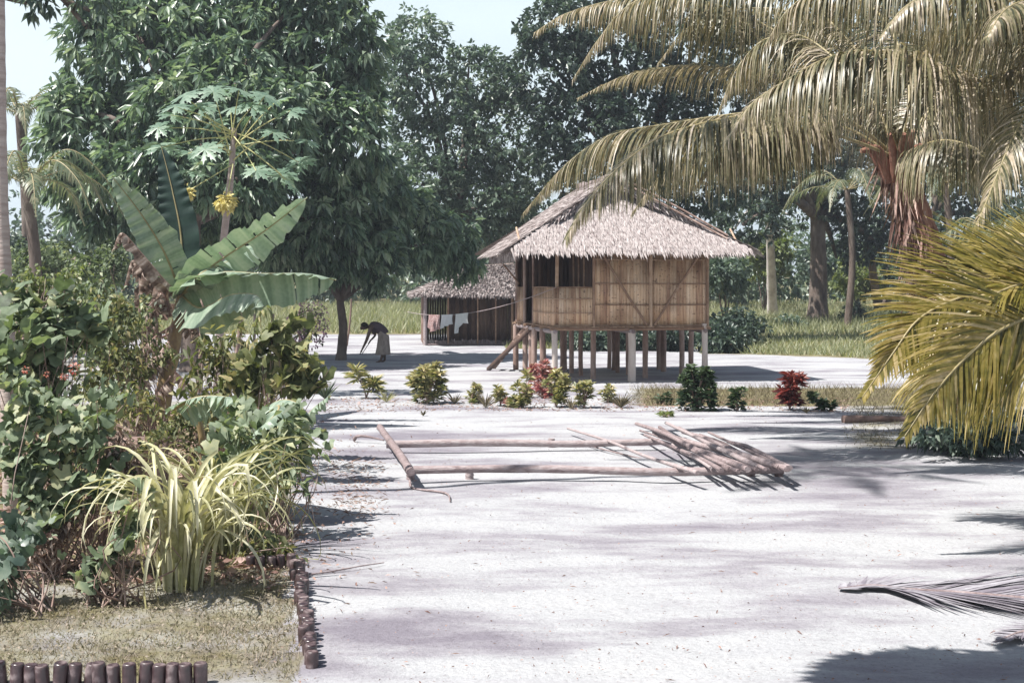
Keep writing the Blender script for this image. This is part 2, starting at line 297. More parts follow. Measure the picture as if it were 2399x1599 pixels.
# posts under the floor
for i, u in enumerate((0, 1.95, 3.9)):
    mb = MB(); rad = .095 if i == 1 else .075
    zt = ZF - .13 if i == 1 else ZF + (.08 if i == 2 else -.06)
    p = spline([L(u, -.02 - (.14 if i == 1 else 0), -.1), L(u + .01, -.02 - (.14 if i == 1 else 0), .7), L(u, -.02 - (.14 if i == 1 else 0), zt)], 8)
    tube(mb, p, [rad * 1.08] * 3 + [rad] * 5, 12, wob=.03); mb.build('post', M['postpale'], house, smooth=True)
for v in (1.1, 2.2, 3.3, 4.2, 5.0):
    for u in (0.02, 1.25, 2.6, 3.88):
        uu, vv = u + rng.uniform(-.12, .12), v + rng.uniform(-.15, .15)
        pole('post', L(uu, vv, -.1), L(uu, vv, ZF - .09), .07 + rng.uniform(-.01, .012), M['logdark'], house)
# floor beams and slab of split bamboo
for u in (0.0, 1.95, 3.9): pole('floor_beam', L(u, -.34 if u == 1.95 else -.12, ZF - .10), L(u, Dp + .15, ZF - .10), .055, M['log'], house)
for v in (-.06, 1.2, 2.3, 3.4, 4.3, 5.0): pole('joist', L(-.12, v, ZF - .035), L(W_ + .1, v, ZF - .035), .035, M['batten'], house)
mb = MB()
for u in np.arange(-.05, W_ + .02, .11):
    box(mb, L(u, -.1 + rng.uniform(-.04, .03), ZF), L(u + .095, 0, 0) - L(u, 0, 0), L(0, Dp + .2, 0) - L(0, 0, 0), A(0, 0, .02), rng.random())
mb.build('floor', M['batten'], house)
def panel(name, u0, v0, u1, v1, z0, z1, mat, th=.02, sw=.07, rough=.01):
    a, b_ = L(u0, v0, 0), L(u1, v1, 0); d = b_ - a; ln = np.linalg.norm(d); d = d / ln; nr = np.cross(d, A(0, 0, 1))
    n = max(2, int(ln / sw)); mb = MB()
    for i in range(n):
        o = a + d * (i * ln / n) + nr * rng.uniform(-.006, .006); w = ln / n - .0025
        box(mb, o + A(0, 0, z0 + rng.uniform(-rough, rough * .5)), d * w, nr * -th, A(0, 0, z1 - z0 + rng.uniform(-rough, rough)), rng.random())
    return mb.build(name, mat, house)
US = 1.0
panel('wall', US, 0, W_, 0, ZF + .03, ZT, M['bamboo'], sw=.085)
panel('wall', W_, 0, W_, Dp, ZF + .03, ZT, M['bamboo'], sw=.12)
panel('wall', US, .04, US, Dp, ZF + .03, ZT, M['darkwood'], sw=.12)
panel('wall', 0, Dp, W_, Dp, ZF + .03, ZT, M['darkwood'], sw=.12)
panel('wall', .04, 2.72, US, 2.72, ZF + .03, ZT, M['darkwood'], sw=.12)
r1 = panel('railing', 0, 0, US, 0, ZF + .03, ZF + 1.0, M['bamboo'], sw=.06)
panel('railing', 0, 2.6, 0, .02, ZF + .03, ZF + 1.0, M['bamboo'], sw=.06)
panel('railing', 0, Dp, 0, 3.9, ZF + .03, ZF + 1.0, M['bamboo'], sw=.06)
# battens, wall posts, braces on the front
o_ = -.035
for z in (3.07, 2.46, 1.93, 1.41): pole('batten', L(US, o_, z), L(W_, o_, z - .01), .017, M['batten'], house, 6)
for z in (2.36, 2.08, 1.72, 1.41): pole('batten', L(0, o_, z), L(US, o_, z), .014, M['batten'], house, 6)
for z in (2.36, 2.08, 1.72): pole('batten', L(-.03, 0, z), L(-.03, 2.6, z), .013, M['batten'], house, 6)
for u, r in ((US, .033), (2.48, .045), (W_ + .02, .04)): pole('wall_post', L(u, -.06, ZF), L(u, -.06, ZT), r, M['batten'], house, 8)
pole('wall_post', L(.10, 0.1, ZF), L(.10, 0.1, ZT), .045, M['batten'], house)
pole('wall_post', L(.0, 2.63, ZF), L(.0, 2.63, ZT), .04, M['logdark'], house)
pole('wall_post', L(.0, 3.85, ZF - .6), L(.0, 3.85, ZT), .05, M['logdark'], house)
pole('wall_post', L(.0, 5.0, ZF), L(.0, 5.0, ZT), .045, M['logdark'], house)
for v in (.8, 1.4, 2.0): pole('wall_post', L(US - .04, v, ZF), L(US - .04, v, ZT), .03, M['batten'], house)
pole('brace', L(1.22, -.10, 3.2), L(2.36, -.10, 1.42), .032, M['batten'], house)
pole('brace', L(3.75, -.10, 3.2), L(2.56, -.10, 1.42), .032, M['batten'], house)
# roof planes
Ue0, Ue1, Ve0, Ve1, ZE = -1.2, 4.9, -.65, 5.05, 3.30
UR = (Ue0 + Ue1) / 2; KS = .60; KF = .72
def zl(u): return ZE + (u - Ue0) * KS
def zr(u): return ZE + (Ue1 - u) * KS
def zf(v): return ZE + (v - Ve0) * KF
ZR = zl(UR)
def sheetfaces(mb, poly, th=.12):
    poly = np.asarray(poly); n = len(poly); lo = poly - A(0, 0, th)
    mb.add(poly, [list(range(n))]); mb.add(lo, [list(range(n))[::-1]])
    for i in range(n):
        j = (i + 1) % n; mb.add([poly[i], lo[i], lo[j], poly[j]], [[0, 1, 2, 3]])
def hipv(u, side):
    z = zl(u) if side < 0 else zr(u); return Ve0 + (z - ZE) / KF
uB = Ue0 + 1.15; uB2 = Ue1 - 1.0; VR0 = 1.15
def thatch(mb, origin_fn, s0, s1, t0, t1, inside, n, down, ln=(.16, .36)):
    """origin_fn(s,t) -> point on plane and t grows up-slope; strips point down-slope"""
    s = rng.uniform(s0, s1, n); t = t0 + (t1 - t0) * rng.random(n)
    rows = .13; t = np.floor(t / rows) * rows + rng.uniform(0, .04, n)
    k = inside(s, t); s, t = s[k], t[k]
    p = origin_fn(s, t); d = nrm(down + rng.normal(size=(len(s), 3)) * .085)
    nn = A(0, 0, 1)
    leaves(mb, p + nn * .035, d, rng.uniform(*ln, len(s)), rng.uniform(.010, .026, len(s)), .1, .03, rnd=np.clip(rng.normal(.55, .22, len(s)), 0, 1), up=nn + .25 * rng.normal(size=(len(s), 3)))
def Lv(u, v, z): return np.stack([O[0] + u * cu - v * su, O[1] + u * su + v * cu, z], -1)
dl = L(-1, 0, -KS) - L(0, 0, 0); dr = L(1, 0, -KS) - L(0, 0, 0); df = L(0, -1, -KF) - L(0, 0, 0)
VB, VB2 = hipv(uB, -1), hipv(uB2, 1)
sk = 1.95                                                  # skirt top (v)
def edge_v(u, side):                                        # front edge of a side slope
    if side < 0: return np.where(u < uB, hipv(u, -1), (VB - .12) + (u - uB) / (UR - uB) * (VR0 - VB + .12))
    return np.where(u > uB2, hipv(u, 1), (VB2 - .12) + (uB2 - u) / (uB2 - UR) * (VR0 - VB2 + .12))
# skirt (front slope)
core = MB(); sheetfaces(core, [L(Ue0, Ve0, ZE), L(Ue1, Ve0, ZE), L(Ue1 - (sk - Ve0) * KF / KS, sk, zf(sk) - .02), L(Ue0 + (sk - Ve0) * KF / KS, sk, zf(sk) - .02)])
roof_f = core.build('roof', M['thatchbase'], house)
mb = MB()
thatch(mb, lambda s, t: Lv(s, Ve0 + t, ZE + t * KF), Ue0 - .02, Ue1 + .02, -.03, sk - Ve0, lambda s, t: ((t > .12) | (rng.random(len(s)) < .5)) & (zf(Ve0 + t) <= zl(s) + .05) & (zf(Ve0 + t) <= zr(s) + .05), 34000, df)
mb.build('thatch', M['thatch'], roof_f)
for side in (-1, 1):
    e0 = Ue0 if side < 0 else Ue1; eb = uB if side < 0 else uB2; zz = zl if side < 0 else zr
    core = MB(); v_b = float(edge_v(np.array(eb + (.001 if side < 0 else -.001)), side))
    pts = [L(e0, Ve0, ZE + .02), L(eb, hipv(eb, side), zz(eb) + .03), L(eb, v_b, zz(eb) + .05), L(UR, VR0, ZR + .05), L(UR, Ve1, ZR + .05), L(e0 + (.42 if side < 0 else 0), Ve1, ZE + .02)]
    sheetfaces(core, pts if side < 0 else pts[::-1]); rf = core.build('roof', M['thatchbase'], house)
    mb = MB()
    def fn(s, t, side=side, e0=e0): u = e0 - side * t; uu = u + (.42 * (s - Ve0) / (Ve1 - Ve0) * (1 - t / (UR - Ue0)) if side < 0 else 0); return Lv(uu, s, ZE + t * KS + .05)
    def ins(s, t, side=side, e0=e0): u = e0 - side * t; return s >= edge_v(u, side) - .03
    thatch(mb, fn, Ve0 - .05, Ve1, -.03, UR - Ue0, ins, 52000, dl if side < 0 else dr)
    # ragged end of the slope along its front edge
    uu = np.linspace(eb, UR, 700); p = Lv(uu, edge_v(uu, side), np.array([zz(q) for q in uu]) + .05 - rng.uniform(0, .15, 700))
    leaves(mb, p, (dl if side < 0 else dr) + df * .5 + rng.normal(size=(700, 3)) * .3, rng.uniform(.12, .32, 700), .025, .1, .1)
    mb.build('thatch', M['thatch'], rf)
    if side > 0:
        for k_ in (0, .09): pole('barge_pole', L(eb + .5, float(edge_v(np.array(eb + .5), side)) - .12, zz(eb + .5) - .02 + k_), L(UR + .05, VR0 - .12, ZR + .02 + k_), .025, M['logdark'], house, bend=.03)
mb = MB(); sheetfaces(mb, [L(Ue0, Ve1, ZE), L(UR, Ve1, ZR), L(Ue1, Ve1, ZE)], .05); mb.build('gable', M['thatchbase'], house)
mb = MB(); tube(mb, spline([L(UR, VR0 - .1, ZR + .08), L(UR, 3.4, ZR + .05), L(UR, Ve1 + .1, ZR + .08)], 20), .12, 8, wob=.15); mb.build('ridge_cap', M['thatch'], house)
# rafters visible under the verandah eave
for v in (1.9, 3.0, 4.1): pole('rafter', L(Ue0 + .1, v, ZE - .12), L(.5, v, zl(.5) - .14), .03, M['batten'], house, 6)
for u in (-.9, -.4, .5, 1.4, 2.3, 3.2, 4.1, 4.7): pole('rafter', L(u, Ve0 + .08, ZE - .11), L(u, .3, zf(.3) - .13), .028, M['batten'], house, 6)
pole('eave_pole', L(Ue0 + .15, Ve0, ZE - .14), L(Ue0 + .57, Ve1, ZE - .14), .03, M['batten'], house, 6)
pole('wall_plate', L(-.3, -.02, ZT + .03), L(W_ + .4, -.02, ZT + .03), .04, M['batten'], house)
pole('wall_plate', L(0, -.3, ZT + .06), L(0, Dp + .3, ZT + .06), .04, M['batten'], house)
pole('brace', L(.05, 4.9, 2.45), L(-.7, 4.8, 3.3), .025, M['batten'], house)
# hanging shreds of thatch below the left eave
mb = MB(); n = 500; v = rng.uniform(Ve0, Ve1, n); leaves(mb, Lv(np.full(n, Ue0 + .06) + .42 * (v - Ve0) / (Ve1 - Ve0) + rng.normal(size=n) * .05, v, np.full(n, ZE - .05)), A(0, 0, -1) + rng.normal(size=(n, 3)) * .25, rng.uniform(.1, .3, n), .022); mb.build('eave_fringe', M['thatch'], house)
# stair
st = thing('stair', 'dark wooden plank stair leaning up to the verandah opening of the stilt house', 'stair', (0, 0, 0)) if False else None
s_top, s_bot = [L(.02, 2.85, ZF), L(.02, 3.55, ZF)], [A(-.72, 38.6, 0), A(-.58, 39.3, 0)]
for a_, b_ in zip(s_top, s_bot):
    mb = MB(); d = b_ - a_; box(mb, a_ - A(0, 0, .1), d + A(0, 0, .02), A(.04, 0, 0), A(0, 0, .15)); mb.build('stair_rail', M['darkwood'], house)
for k in range(1, 7):
    t = k / 7; p, q = s_top[0] + (s_bot[0] - s_top[0]) * t, s_top[1] + (s_bot[1] - s_top[1]) * t
    mb = MB(); box(mb, p + A(.02, 0, .05), q - p, A(.16, 0, 0), A(0, 0, .025)); mb.build('stair_tread', M['logdark'], house)
# ------------------------------------------------------------------ hut behind
hb = thing('thatched_hut', 'low open-fronted hut with sagging leaf thatch behind the stilt house', 'hut', G(1080, 806))
P0 = G(996, 809); xr = A(1, .06, 0); xr /= np.linalg.norm(xr); yb = A(-.10, 1, 0); yb /= np.linalg.norm(yb)
def K(u, v, z): q = P0 + xr * u + yb * v; return A(q[0], q[1], P0[2] + z)
HZ = 2.05; HW = 4.6; HD = 3.6
def hpanel(name, a, b_, z0, z1, mat, sw=.1, gap=.01, jit=.02):
    d = b_ - a; d[2] = 0; ln = np.linalg.norm(d); d /= ln; nr = np.cross(d, A(0, 0, 1)); n = int(ln / sw); mb = MB()
    for i in range(n): box(mb, a + d * (i * ln / n) + A(0, 0, z0 + rng.uniform(-jit, jit)), d * (ln / n - gap), nr * -.02, A(0, 0, z1 - z0 + rng.uniform(-jit, jit)), rng.random())
    return mb.build(name, mat, hb)
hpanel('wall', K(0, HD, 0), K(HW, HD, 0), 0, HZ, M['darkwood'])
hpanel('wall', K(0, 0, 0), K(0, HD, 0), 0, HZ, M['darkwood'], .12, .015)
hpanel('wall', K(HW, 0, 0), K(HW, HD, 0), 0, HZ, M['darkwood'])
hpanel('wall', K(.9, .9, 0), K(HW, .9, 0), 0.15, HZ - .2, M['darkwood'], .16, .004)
hpanel('low_fence', K(.1, .05, 0), K(HW - 1.0, .05, 0), 0.02, .2, M['log'], .06, .02, .04)
pole('base_pole', K(0, -.02, .04), K(HW, -.02, .04), .025, M['log'], hb)
for u, r in ((0, .07), (.9, .035), (2.05, .03), (2.75, .03), (3.4, .05), (4.5, .05)): pole('post', K(u, 0, -.05), K(u, 0, HZ), r, M['batten'] if u else M['log'], hb)
for v in (.9, 1.8, 2.7): pole('post', K(-.03, v, 0), K(-.03, v, HZ), .04, M['logdark'], hb)
hr0, hr1, hf, hbk = -.35, HW + .6, -.6, HD + .4
ZP = 3.15
c_ = MB(); A1, B1 = K(hr0, hf, HZ - .05), K(hr1, hf, HZ - .08); T1, T2 = K(2.2, HD / 2, ZP), K(3.6, HD / 2, ZP + .1); A2, B2 = K(hr0, hbk, HZ), K(hr1, hbk, HZ)
sheetfaces(c_, [A1, B1, T2, T1], .1); sheetfaces(c_, [A2, A1, T1], .1); sheetfaces(c_, [B2, A2, T1, T2], .1); sheetfaces(c_, [B1, B2, T2], .1)
hroof = c_.build('roof', M['thatchbase'], hb)
mb = MB()
for (a_, b_, c2, d_, n) in ((A1, B1, T2, T1, 18000), (A2, A1, T1, T1, 7000), (B1, B2, T2, T2, 5000)):
    s = rng.random(n); t = rng.random(n); t = np.floor(t * 16) / 16 + rng.uniform(0, .03, n) - .02
    p = (a_ + (b_ - a_) * s[:, None]) * (1 - t[:, None]) + (d_ + (c2 - d_) * s[:, None]) * t[:, None]
    dn = nrm((a_ + b_) / 2 - (c2 + d_) / 2)
    leaves(mb, p + A(0, 0, .03), dn + rng.normal(size=(n, 3)) * .22, rng.uniform(.15, .32, n), rng.uniform(.015, .04, n), .15, .04, rnd=np.clip(rng.normal(.5, .25, n), 0, 1))
mb.build('thatch', M['thatch'], hroof)
# ------------------------------------------------------------------ clothesline and washing
A_, B_ = P(954, 730, 53.2), L(.02, -.1, 2.36) + A(-.0, 0, 0)
tt = np.linspace(0, 1, 30)[:, None]; lp = A_ + (B_ - A_) * tt; lp[:, 2] -= 4 * .36 * (tt[:, 0] * (1 - tt[:, 0]))
mb = MB(); tube(mb, lp, .011, 5); o = mb.build('clothesline', M['log']); o['label'] = 'thin washing line sagging from the low hut to the verandah rail'; o['category'] = 'clothesline'
def clothm(name, cols, sc):
    return noisemat(name, cols, sc, rough=.9, bump=.1)
def line_at(px):
    q = CX + lp[:, 0] / lp[:, 1] * F; return A(*[np.interp(px, q, lp[:, k]) for k in range(3)])
def cloth(name, p0, p1, hts, mat, label):
    a, b_ = line_at(p0), line_at(p1); nu, nv = 16, 12; V = np.zeros((nv, nu, 3)); nr = nrm(np.cross(b_ - a, A(0, 0, 1)))
    for i in range(nu):
        s = i / (nu - 1); h = np.interp(s, np.linspace(0, 1, len(hts)), hts)
        for j in range(nv):
            t = j / (nv - 1); V[j, i] = a + (b_ - a) * s + A(0, 0, -h * t + .015) + nr * (.05 * math.sin(s * 14 + t * 2) * t + .012) + nr * .08 * t * math.sin(3 * s)
    idx = (np.arange(nv - 1)[:, None] * nu + np.arange(nu - 1)[None]); Fq = np.stack([idx, idx + 1, idx + nu + 1, idx + nu], -1).reshape(-1, 4)
    W = V.reshape(-1, 3) + nr * .012; mb = MB(); mb.add(V.reshape(-1, 3), Fq, .5); mb.add(W, Fq[:, ::-1], .5); o = mb.build(name, mat, smooth=True); o['label'] = label; o['category'] = 'laundry'; return o
cloth('printed_cloth', 1006, 1033, (.46, .62, .56, .5), clothm('printed_cotton', [(.12, .06, .06), (.25, .13, .12), (.6, .56, .56)], 22), 'brown and white patterned garment hanging at the left of the washing line')
cloth('white_cloth', 1036, 1062, (.48, .4, .38, .32), clothm('white_cotton', [(.82, .79, .79), (.88, .87, .86)], 5), 'short white cloth hanging in the middle of the washing line')
cloth('white_cloth', 1069, 1098, (.64, .6, .3, .34), clothm('white_cotton_b', [(.84, .82, .80), (.9, .88, .86)], 5), 'white garment hanging at the right of the washing line beside the dark post')
# ------------------------------------------------------------------ palms
def frond(parent, ctrl, leafmat_, Lmax=1.0, n=95, width=.022, hang=1.0, rr=.028, bare=.10, dens=1., seed=0, name='frond', fwd=.55, tipshort=.35, lift=0., jit=.12, roll=0.):
    global rng
    pts = spline(ctrl, 60); seglen = np.concatenate([[0], np.cumsum(np.linalg.norm(np.diff(pts, axis=0), axis=1))]); tot = seglen[-1]
    mb = MB(); tang = nrm(np.gradient(pts, axis=0))
    t = np.linspace(bare, .995, n)
    base = np.stack([np.interp(t * tot, seglen, pts[:, k]) for k in range(3)], -1)
    tg = nrm(np.stack([np.interp(t * tot, seglen, tang[:, k]) for k in range(3)], -1))
    prof = np.clip(np.sin(np.clip((t - bare) / (1 - bare), 0, 1) ** .7 * math.pi * .93 + .2), .15, 1) * (1 - tipshort * t ** 3)
    for side in (-1, 1):
        lat = nrm(np.cross(tg, A(0, 0, 1)) + 1e-4) * side
        upv = np.cross(lat * side, tg)
        if roll:
            l0 = lat * side; l1 = l0 * math.cos(roll) + upv * math.sin(roll); upv = upv * math.cos(roll) - l0 * math.sin(roll); lat = l1 * side
        ln = Lmax * prof * rng.uniform(.82, 1.08, n)
        d = lat + tg * (fwd + .5 * t[:, None]) + upv * (.30 + lift) + rng.normal(size=(n, 3)) * jit
        d = nrm(d); ns = 6; p = base.copy(); rows = []; wv = nrm(np.cross(d, upv + 1e-3))
        g = (hang * rng.uniform(.7, 1.3, n))[:, None]
        for j in range(ns + 1):
            f = j / ns; w = width * (1 - f ** 1.6) * np.clip(.55 + f * 2, 0, 1) + .002
            rows.append(np.stack([p - wv * w, p + wv * w], 1))
            d = nrm(d + A(0, 0, -1) * g * (.24 + .22 * f)); p = p + d * (ln / ns)[:, None]
        R = np.stack(rows, 1)                              # n, ns+1, 2, 3
        V = R.reshape(-1, 3); b0 = np.arange(n)[:, None] * (ns + 1) * 2; j = np.arange(ns)[None] * 2
        q = (b0 + j); Fq = np.stack([q, q + 1, q + 3, q + 2], -1).reshape(-1, 4)
        keep = np.repeat(rng.random(n) > (.07 if roll == 0 and hang > .1 else .0), ns); Fq = Fq[keep]; tone_ = .45 + .15 * np.sin(t * 9 + side) + rng.normal(size=n) * .24
        mb.add(V, Fq, np.repeat(np.clip(tone_, 0, 1), (ns + 1) * 2))
    o = mb.build(name, leafmat_, parent)
    r_ = MB(); tube(r_, pts, np.linspace(rr, .005, 60), 6); ob = r_.build('midrib', M['rib'] if leafmat_.name != 'dry_frond' else M['log'], o, smooth=True)
    return o
def palm(label, base, top, D_fronds, mat, trunk_r, trunk_mat, loc=None, group='coconut palms', rings=True, **kw):
    t = thing('coconut_palm', label, 'palm tree', base, group)
    mb = MB(); p = spline([base - A(0, 0, .15), (np.asarray(base) * .5 + np.asarray(top) * .5) + A(.15, 0, 0), top], 46)
    rad = np.linspace(trunk_r[0], trunk_r[1], 46) * (1 + .05 * np.sin(np.arange(46) * 2.1)); rad[:5] *= np.linspace(1.35, 1, 5); tube(mb, p, rad, 14, wob=.03)
    mb.build('trunk', trunk_mat, t, smooth=True)
    for f in D_fronds:
        c = f['c']; k = dict(kw); k.update({a: b for a, b in f.items() if a != 'c'}); frond(t, c, mat, **k)
    return t
DP = 20.5
base = G(2270, 660 + 8000 / DP); base = A(base[0], DP, 0); top = P(2105, 372, DP)
Cc = top
def fp(l): return [P(*q) for q in l]
fl = [
 dict(c=[Cc] + fp([(2000, 290, 20.2), (1903, 258, 19.8), (1710, 276, 19.2), (1557, 318, 18.8), (1455, 388, 18.4), (1378, 470, 18.2), (1325, 560, 18.0)]), tipshort=.1, Lmax=1.59, n=300, hang=1.55, bare=.2),
 dict(c=[Cc] + fp([(1960, 270, 21), (1780, 262, 21.6), (1557, 292, 22), (1429, 318, 22.2), (1327, 385, 22.2), (1225, 500, 22.2)]), Lmax=1.59, n=259, hang=1.55, bare=.3),
 dict(c=[Cc] + fp([(2040, 230, 21), (1900, 95, 22), (1800, 90, 22), (1728, 160, 22), (1672, 290, 22)]), Lmax=1.59, n=240, hang=1.76),
 dict(c=[Cc] + fp([(1980, 240, 22.5), (1850, 180, 24), (1710, 160, 24.5), (1582, 156, 24.8), (1455, 182, 25), (1350, 232, 25)]), Lmax=1.24, n=240, hang=0.94, bare=.35),
 dict(c=[Cc] + fp([(2010, 180, 22.5), (1811, 70, 24), (1710, 22, 24), (1580, -8, 24), (1455, -2, 24), (1327, 32, 24), (1250, 78, 24)]), Lmax=2.07, n=280, hang=1.76, bare=.2),
 dict(c=[Cc] + fp([(2030, 150, 22), (1850, -20, 23), (1650, -50, 23), (1485, 6, 23), (1404, 90, 23), (1340, 190, 23)]), Lmax=1.59, n=219, hang=1.89, bare=.3),
 dict(c=[Cc] + fp([(2000, 330, 20), (1900, 305, 19.6), (1790, 312, 19.4), (1700, 350, 19.2), (1640, 420, 19)]), Lmax=1.17, n=219, hang=2.03, bare=.35),
 dict(c=[Cc] + fp([(2190, 250, 20.5), (2290, 260, 20.5), (2400, 310, 20.6), (2480, 400, 20.6)]), Lmax=1.66, n=219, hang=1.89),
 dict(c=[Cc] + fp([(2160, 260, 21.5), (2230, 200, 22.4), (2330, 230, 23.3), (2400, 330, 24)]), Lmax=1.66, n=200, hang=1.76),
 dict(c=[Cc] + fp([(2130, 200, 21), (2080, 60, 22), (2010, 0, 23), (1940, 20, 23.5), (1880, 110, 24)]), Lmax=1.93, n=219, hang=1.89),
 dict(c=[Cc] + fp([(2140, 240, 22), (2180, 110, 23.5), (2250, 40, 25), (2330, 60, 26)]), Lmax=1.79, n=200, hang=1.89),
 dict(c=[Cc] + fp([(2120, 290, 21.8), (2060, 240, 23.4), (1980, 250, 24.8), (1900, 330, 25.6)]), Lmax=1.52, n=200, hang=1.89),
 dict(c=[Cc] + fp([(2200, 330, 19.6), (2290, 350, 19), (2380, 420, 18.6)]), Lmax=1.24, n=159, hang=1.89),
 dict(c=[Cc] + fp([(1980, 300, 20.6), (1850, 290, 20.6), (1680, 330, 20.8), (1560, 400, 21), (1480, 500, 21)]), Lmax=1.3, n=170, hang=1.7, bare=.25),
 dict(c=[Cc] + fp([(2020, 200, 22), (1900, 50, 24), (1760, 20, 25), (1620, 60, 25.5), (1540, 150, 25.6)]), Lmax=1.7, n=195, hang=1.9, bare=.2),
 dict(c=[Cc] + fp([(2050, 260, 21), (1960, 190, 21.6), (1860, 190, 22), (1770, 260, 22.2)]), Lmax=1.3, n=149, hang=1.9, bare=.25),
 dict(c=[Cc] + fp([(2170, 200, 22), (2260, 130, 22.6), (2350, 140, 23), (2430, 230, 23.4)]), Lmax=1.5, n=149, hang=1.9),
]
pr = palm('leaning coconut palm with fibrous red-brown trunk whose fronds sweep over the stilt house roof', base, top, fl, M['palm'], (.27, .2), M['redbark'], width=.015, fwd=.3, jit=.13)
mb = MB()                                                  # brown petiole bases and fibre at the crown
for k in range(16):
    a_ = k * 2.4; e = Cc + A(math.cos(a_) * .6, math.sin(a_) * .55, .22 + .15 * math.sin(k)); tube(mb, spline([Cc - A(0, 0, .35) + A(math.cos(a_), math.sin(a_), 0) * .14, Cc + A(math.cos(a_) * .38, math.sin(a_) * .35, .1), e], 8), np.linspace(.09, .035, 8), 7)
mb.build('leaf_bases', M['redbark'], pr, smooth=True)
mb = MB(); n = 700; a_ = rng.uniform(0, 6.28, n); h_ = rng.uniform(-2.3, .2, n); ax = Cc + (base - Cc) * (-h_ / (Cc[2]))[:, None]
leaves(mb, np.stack([ax[:, 0] + .2 * np.cos(a_), ax[:, 1] + .2 * np.sin(a_), Cc[2] + h_], -1), A(0, 0, -1) + rng.normal(size=(n, 3)) * .25, rng.uniform(.2, .7, n), .02); mb.build('trunk_fibre', M['litter'], pr)
# second palm standing out of frame to the right, its fronds arch in
D2 = 18.0; b2 = A((2700 - CX) / F * D2, D2, 0); t2 = P(2560, 150, D2)
fl = [
 dict(c=[t2] + fp([(2420, 150, 17.8), (2285, 190, 17.6), (2168, 146, 17.5), (2041, 120, 17.4), (1939, 136, 17.3), (1837, 192, 17.2), (1760, 245, 17.1), (1702, 330, 17)]), Lmax=1.79, n=341, hang=1.69, bare=.2, lift=.1),
 dict(c=[t2] + fp([(2450, 20, 18), (2300, -60, 18), (2120, -90, 18), (1960, -50, 18), (1850, 20, 18), (1790, 110, 18)]), Lmax=1.86, n=300, hang=1.89, bare=.15),
 dict(c=[t2] + fp([(2480, 60, 17), (2380, -20, 16.6), (2250, -40, 16.3), (2130, 10, 16), (2060, 90, 15.8)]), Lmax=1.52, n=240, hang=1.89, bare=.15),
 dict(c=[t2] + fp([(2470, 110, 19), (2370, 60, 19.5), (2260, 60, 20), (2160, 120, 20.5), (2110, 190, 20.5)]), Lmax=1.66, n=240, hang=1.89),
 dict(c=[t2] + fp([(2500, 200, 17), (2430, 230, 16.6), (2370, 330, 16.2), (2300, 500, 16), (2270, 560, 16)]), Lmax=1.24, n=179, hang=1.22),
 dict(c=[t2] + fp([(2500, 60, 17.2), (2440, 0, 16.2), (2360, 20, 15.6), (2310, 90, 15.2)]), Lmax=1.66, n=200, hang=1.89),
]
palm('coconut palm at the right edge whose long dry frond arches across the top right', b2, t2, fl, M['palm'], (.25, .2), M['redbark'], width=.014, fwd=.3, jit=.13)
# low young palm, near right
D3 = 12.5; b3 = A((2700 - CX) / F * 13.2, 13.2, 0); t3 = A(b3[0], 13.2, 2.0)
fl = [
dict(c=[t3] + fp([(2560, 690, 13), (2440, 672, 12.8), (2320, 680, 12.6), (2230, 705, 12.5), (2150, 750, 12.4), (2090, 830, 12.3), (2020, 930, 12.3)]), Lmax=1.2, n=168, hang=.22, lift=-.2, fwd=.75, bare=.12, jit=.10, tipshort=.55, roll=1.1),
 dict(c=[t3] + fp([(2540, 740, 12), (2440, 735, 11.9), (2340, 775, 11.7), (2260, 840, 11.6), (2185, 925, 11.4), (2120, 1020, 11.3)]), Lmax=1.45, n=168, hang=.30, fwd=.9, lift=-.2, bare=.12, jit=.10, tipshort=.5, roll=1.25),
 dict(c=[t3] + fp([(2560, 640, 13.4), (2460, 590, 13.5), (2350, 600, 13.5), (2260, 650, 13.5), (2190, 720, 13.5)]), Lmax=.8, n=120, hang=.12, fwd=1.2, roll=.8),
 dict(c=[t3] + fp([(2560, 690, 12.4), (2440, 660, 12), (2330, 690, 11.8), (2250, 770, 11.7)]), Lmax=.8, n=96, hang=.2, fwd=1.3, roll=.7),
 dict(c=[t3] + fp([(2560, 620, 14.2), (2450, 560, 14.8), (2350, 550, 15.2), (2290, 590, 15.4)]), Lmax=.8, n=88, hang=.1, fwd=1.5, roll=.6),
 dict(c=[t3] + fp([(2560, 720, 13.6), (2450, 730, 13.8), (2330, 760, 14), (2200, 880, 14.1), (2130, 990, 14.1)]), Lmax=1.5, n=160, hang=.7, roll=.9),
]
palm('low young coconut palm at the right edge with yellow-green fronds touching the sand', b3, t3, fl, M['palmgreen'], (.2, .15), M['redbark'], width=.014)
# unseen palm added beside the viewer, outside the frame, to shade the near sand
t4 = A(6.4, 8.4, 5.4)
fl = [
 dict(c=[t4, A(4.4, 8.1, 6.1), A(2.5, 7.9, 5.9), A(.9, 7.8, 5.4)], Lmax=1.0, n=120, hang=.4, width=.035),
 dict(c=[t4, A(5, 6, 6), A(3.5, 4.6, 5.6)], Lmax=1.1, n=90, hang=1, width=.03),
 dict(c=[t4, A(7.5, 9.6, 6.2), A(8.6, 11, 5.4)], Lmax=1.1, n=90, hang=1, width=.03),
]
palm('unseen coconut palm added beside the viewer just outside the right edge to shade the sand', A(6.8, 8.2, 0), t4, fl, M['palm'], (.22, .16), M['palmbark'])
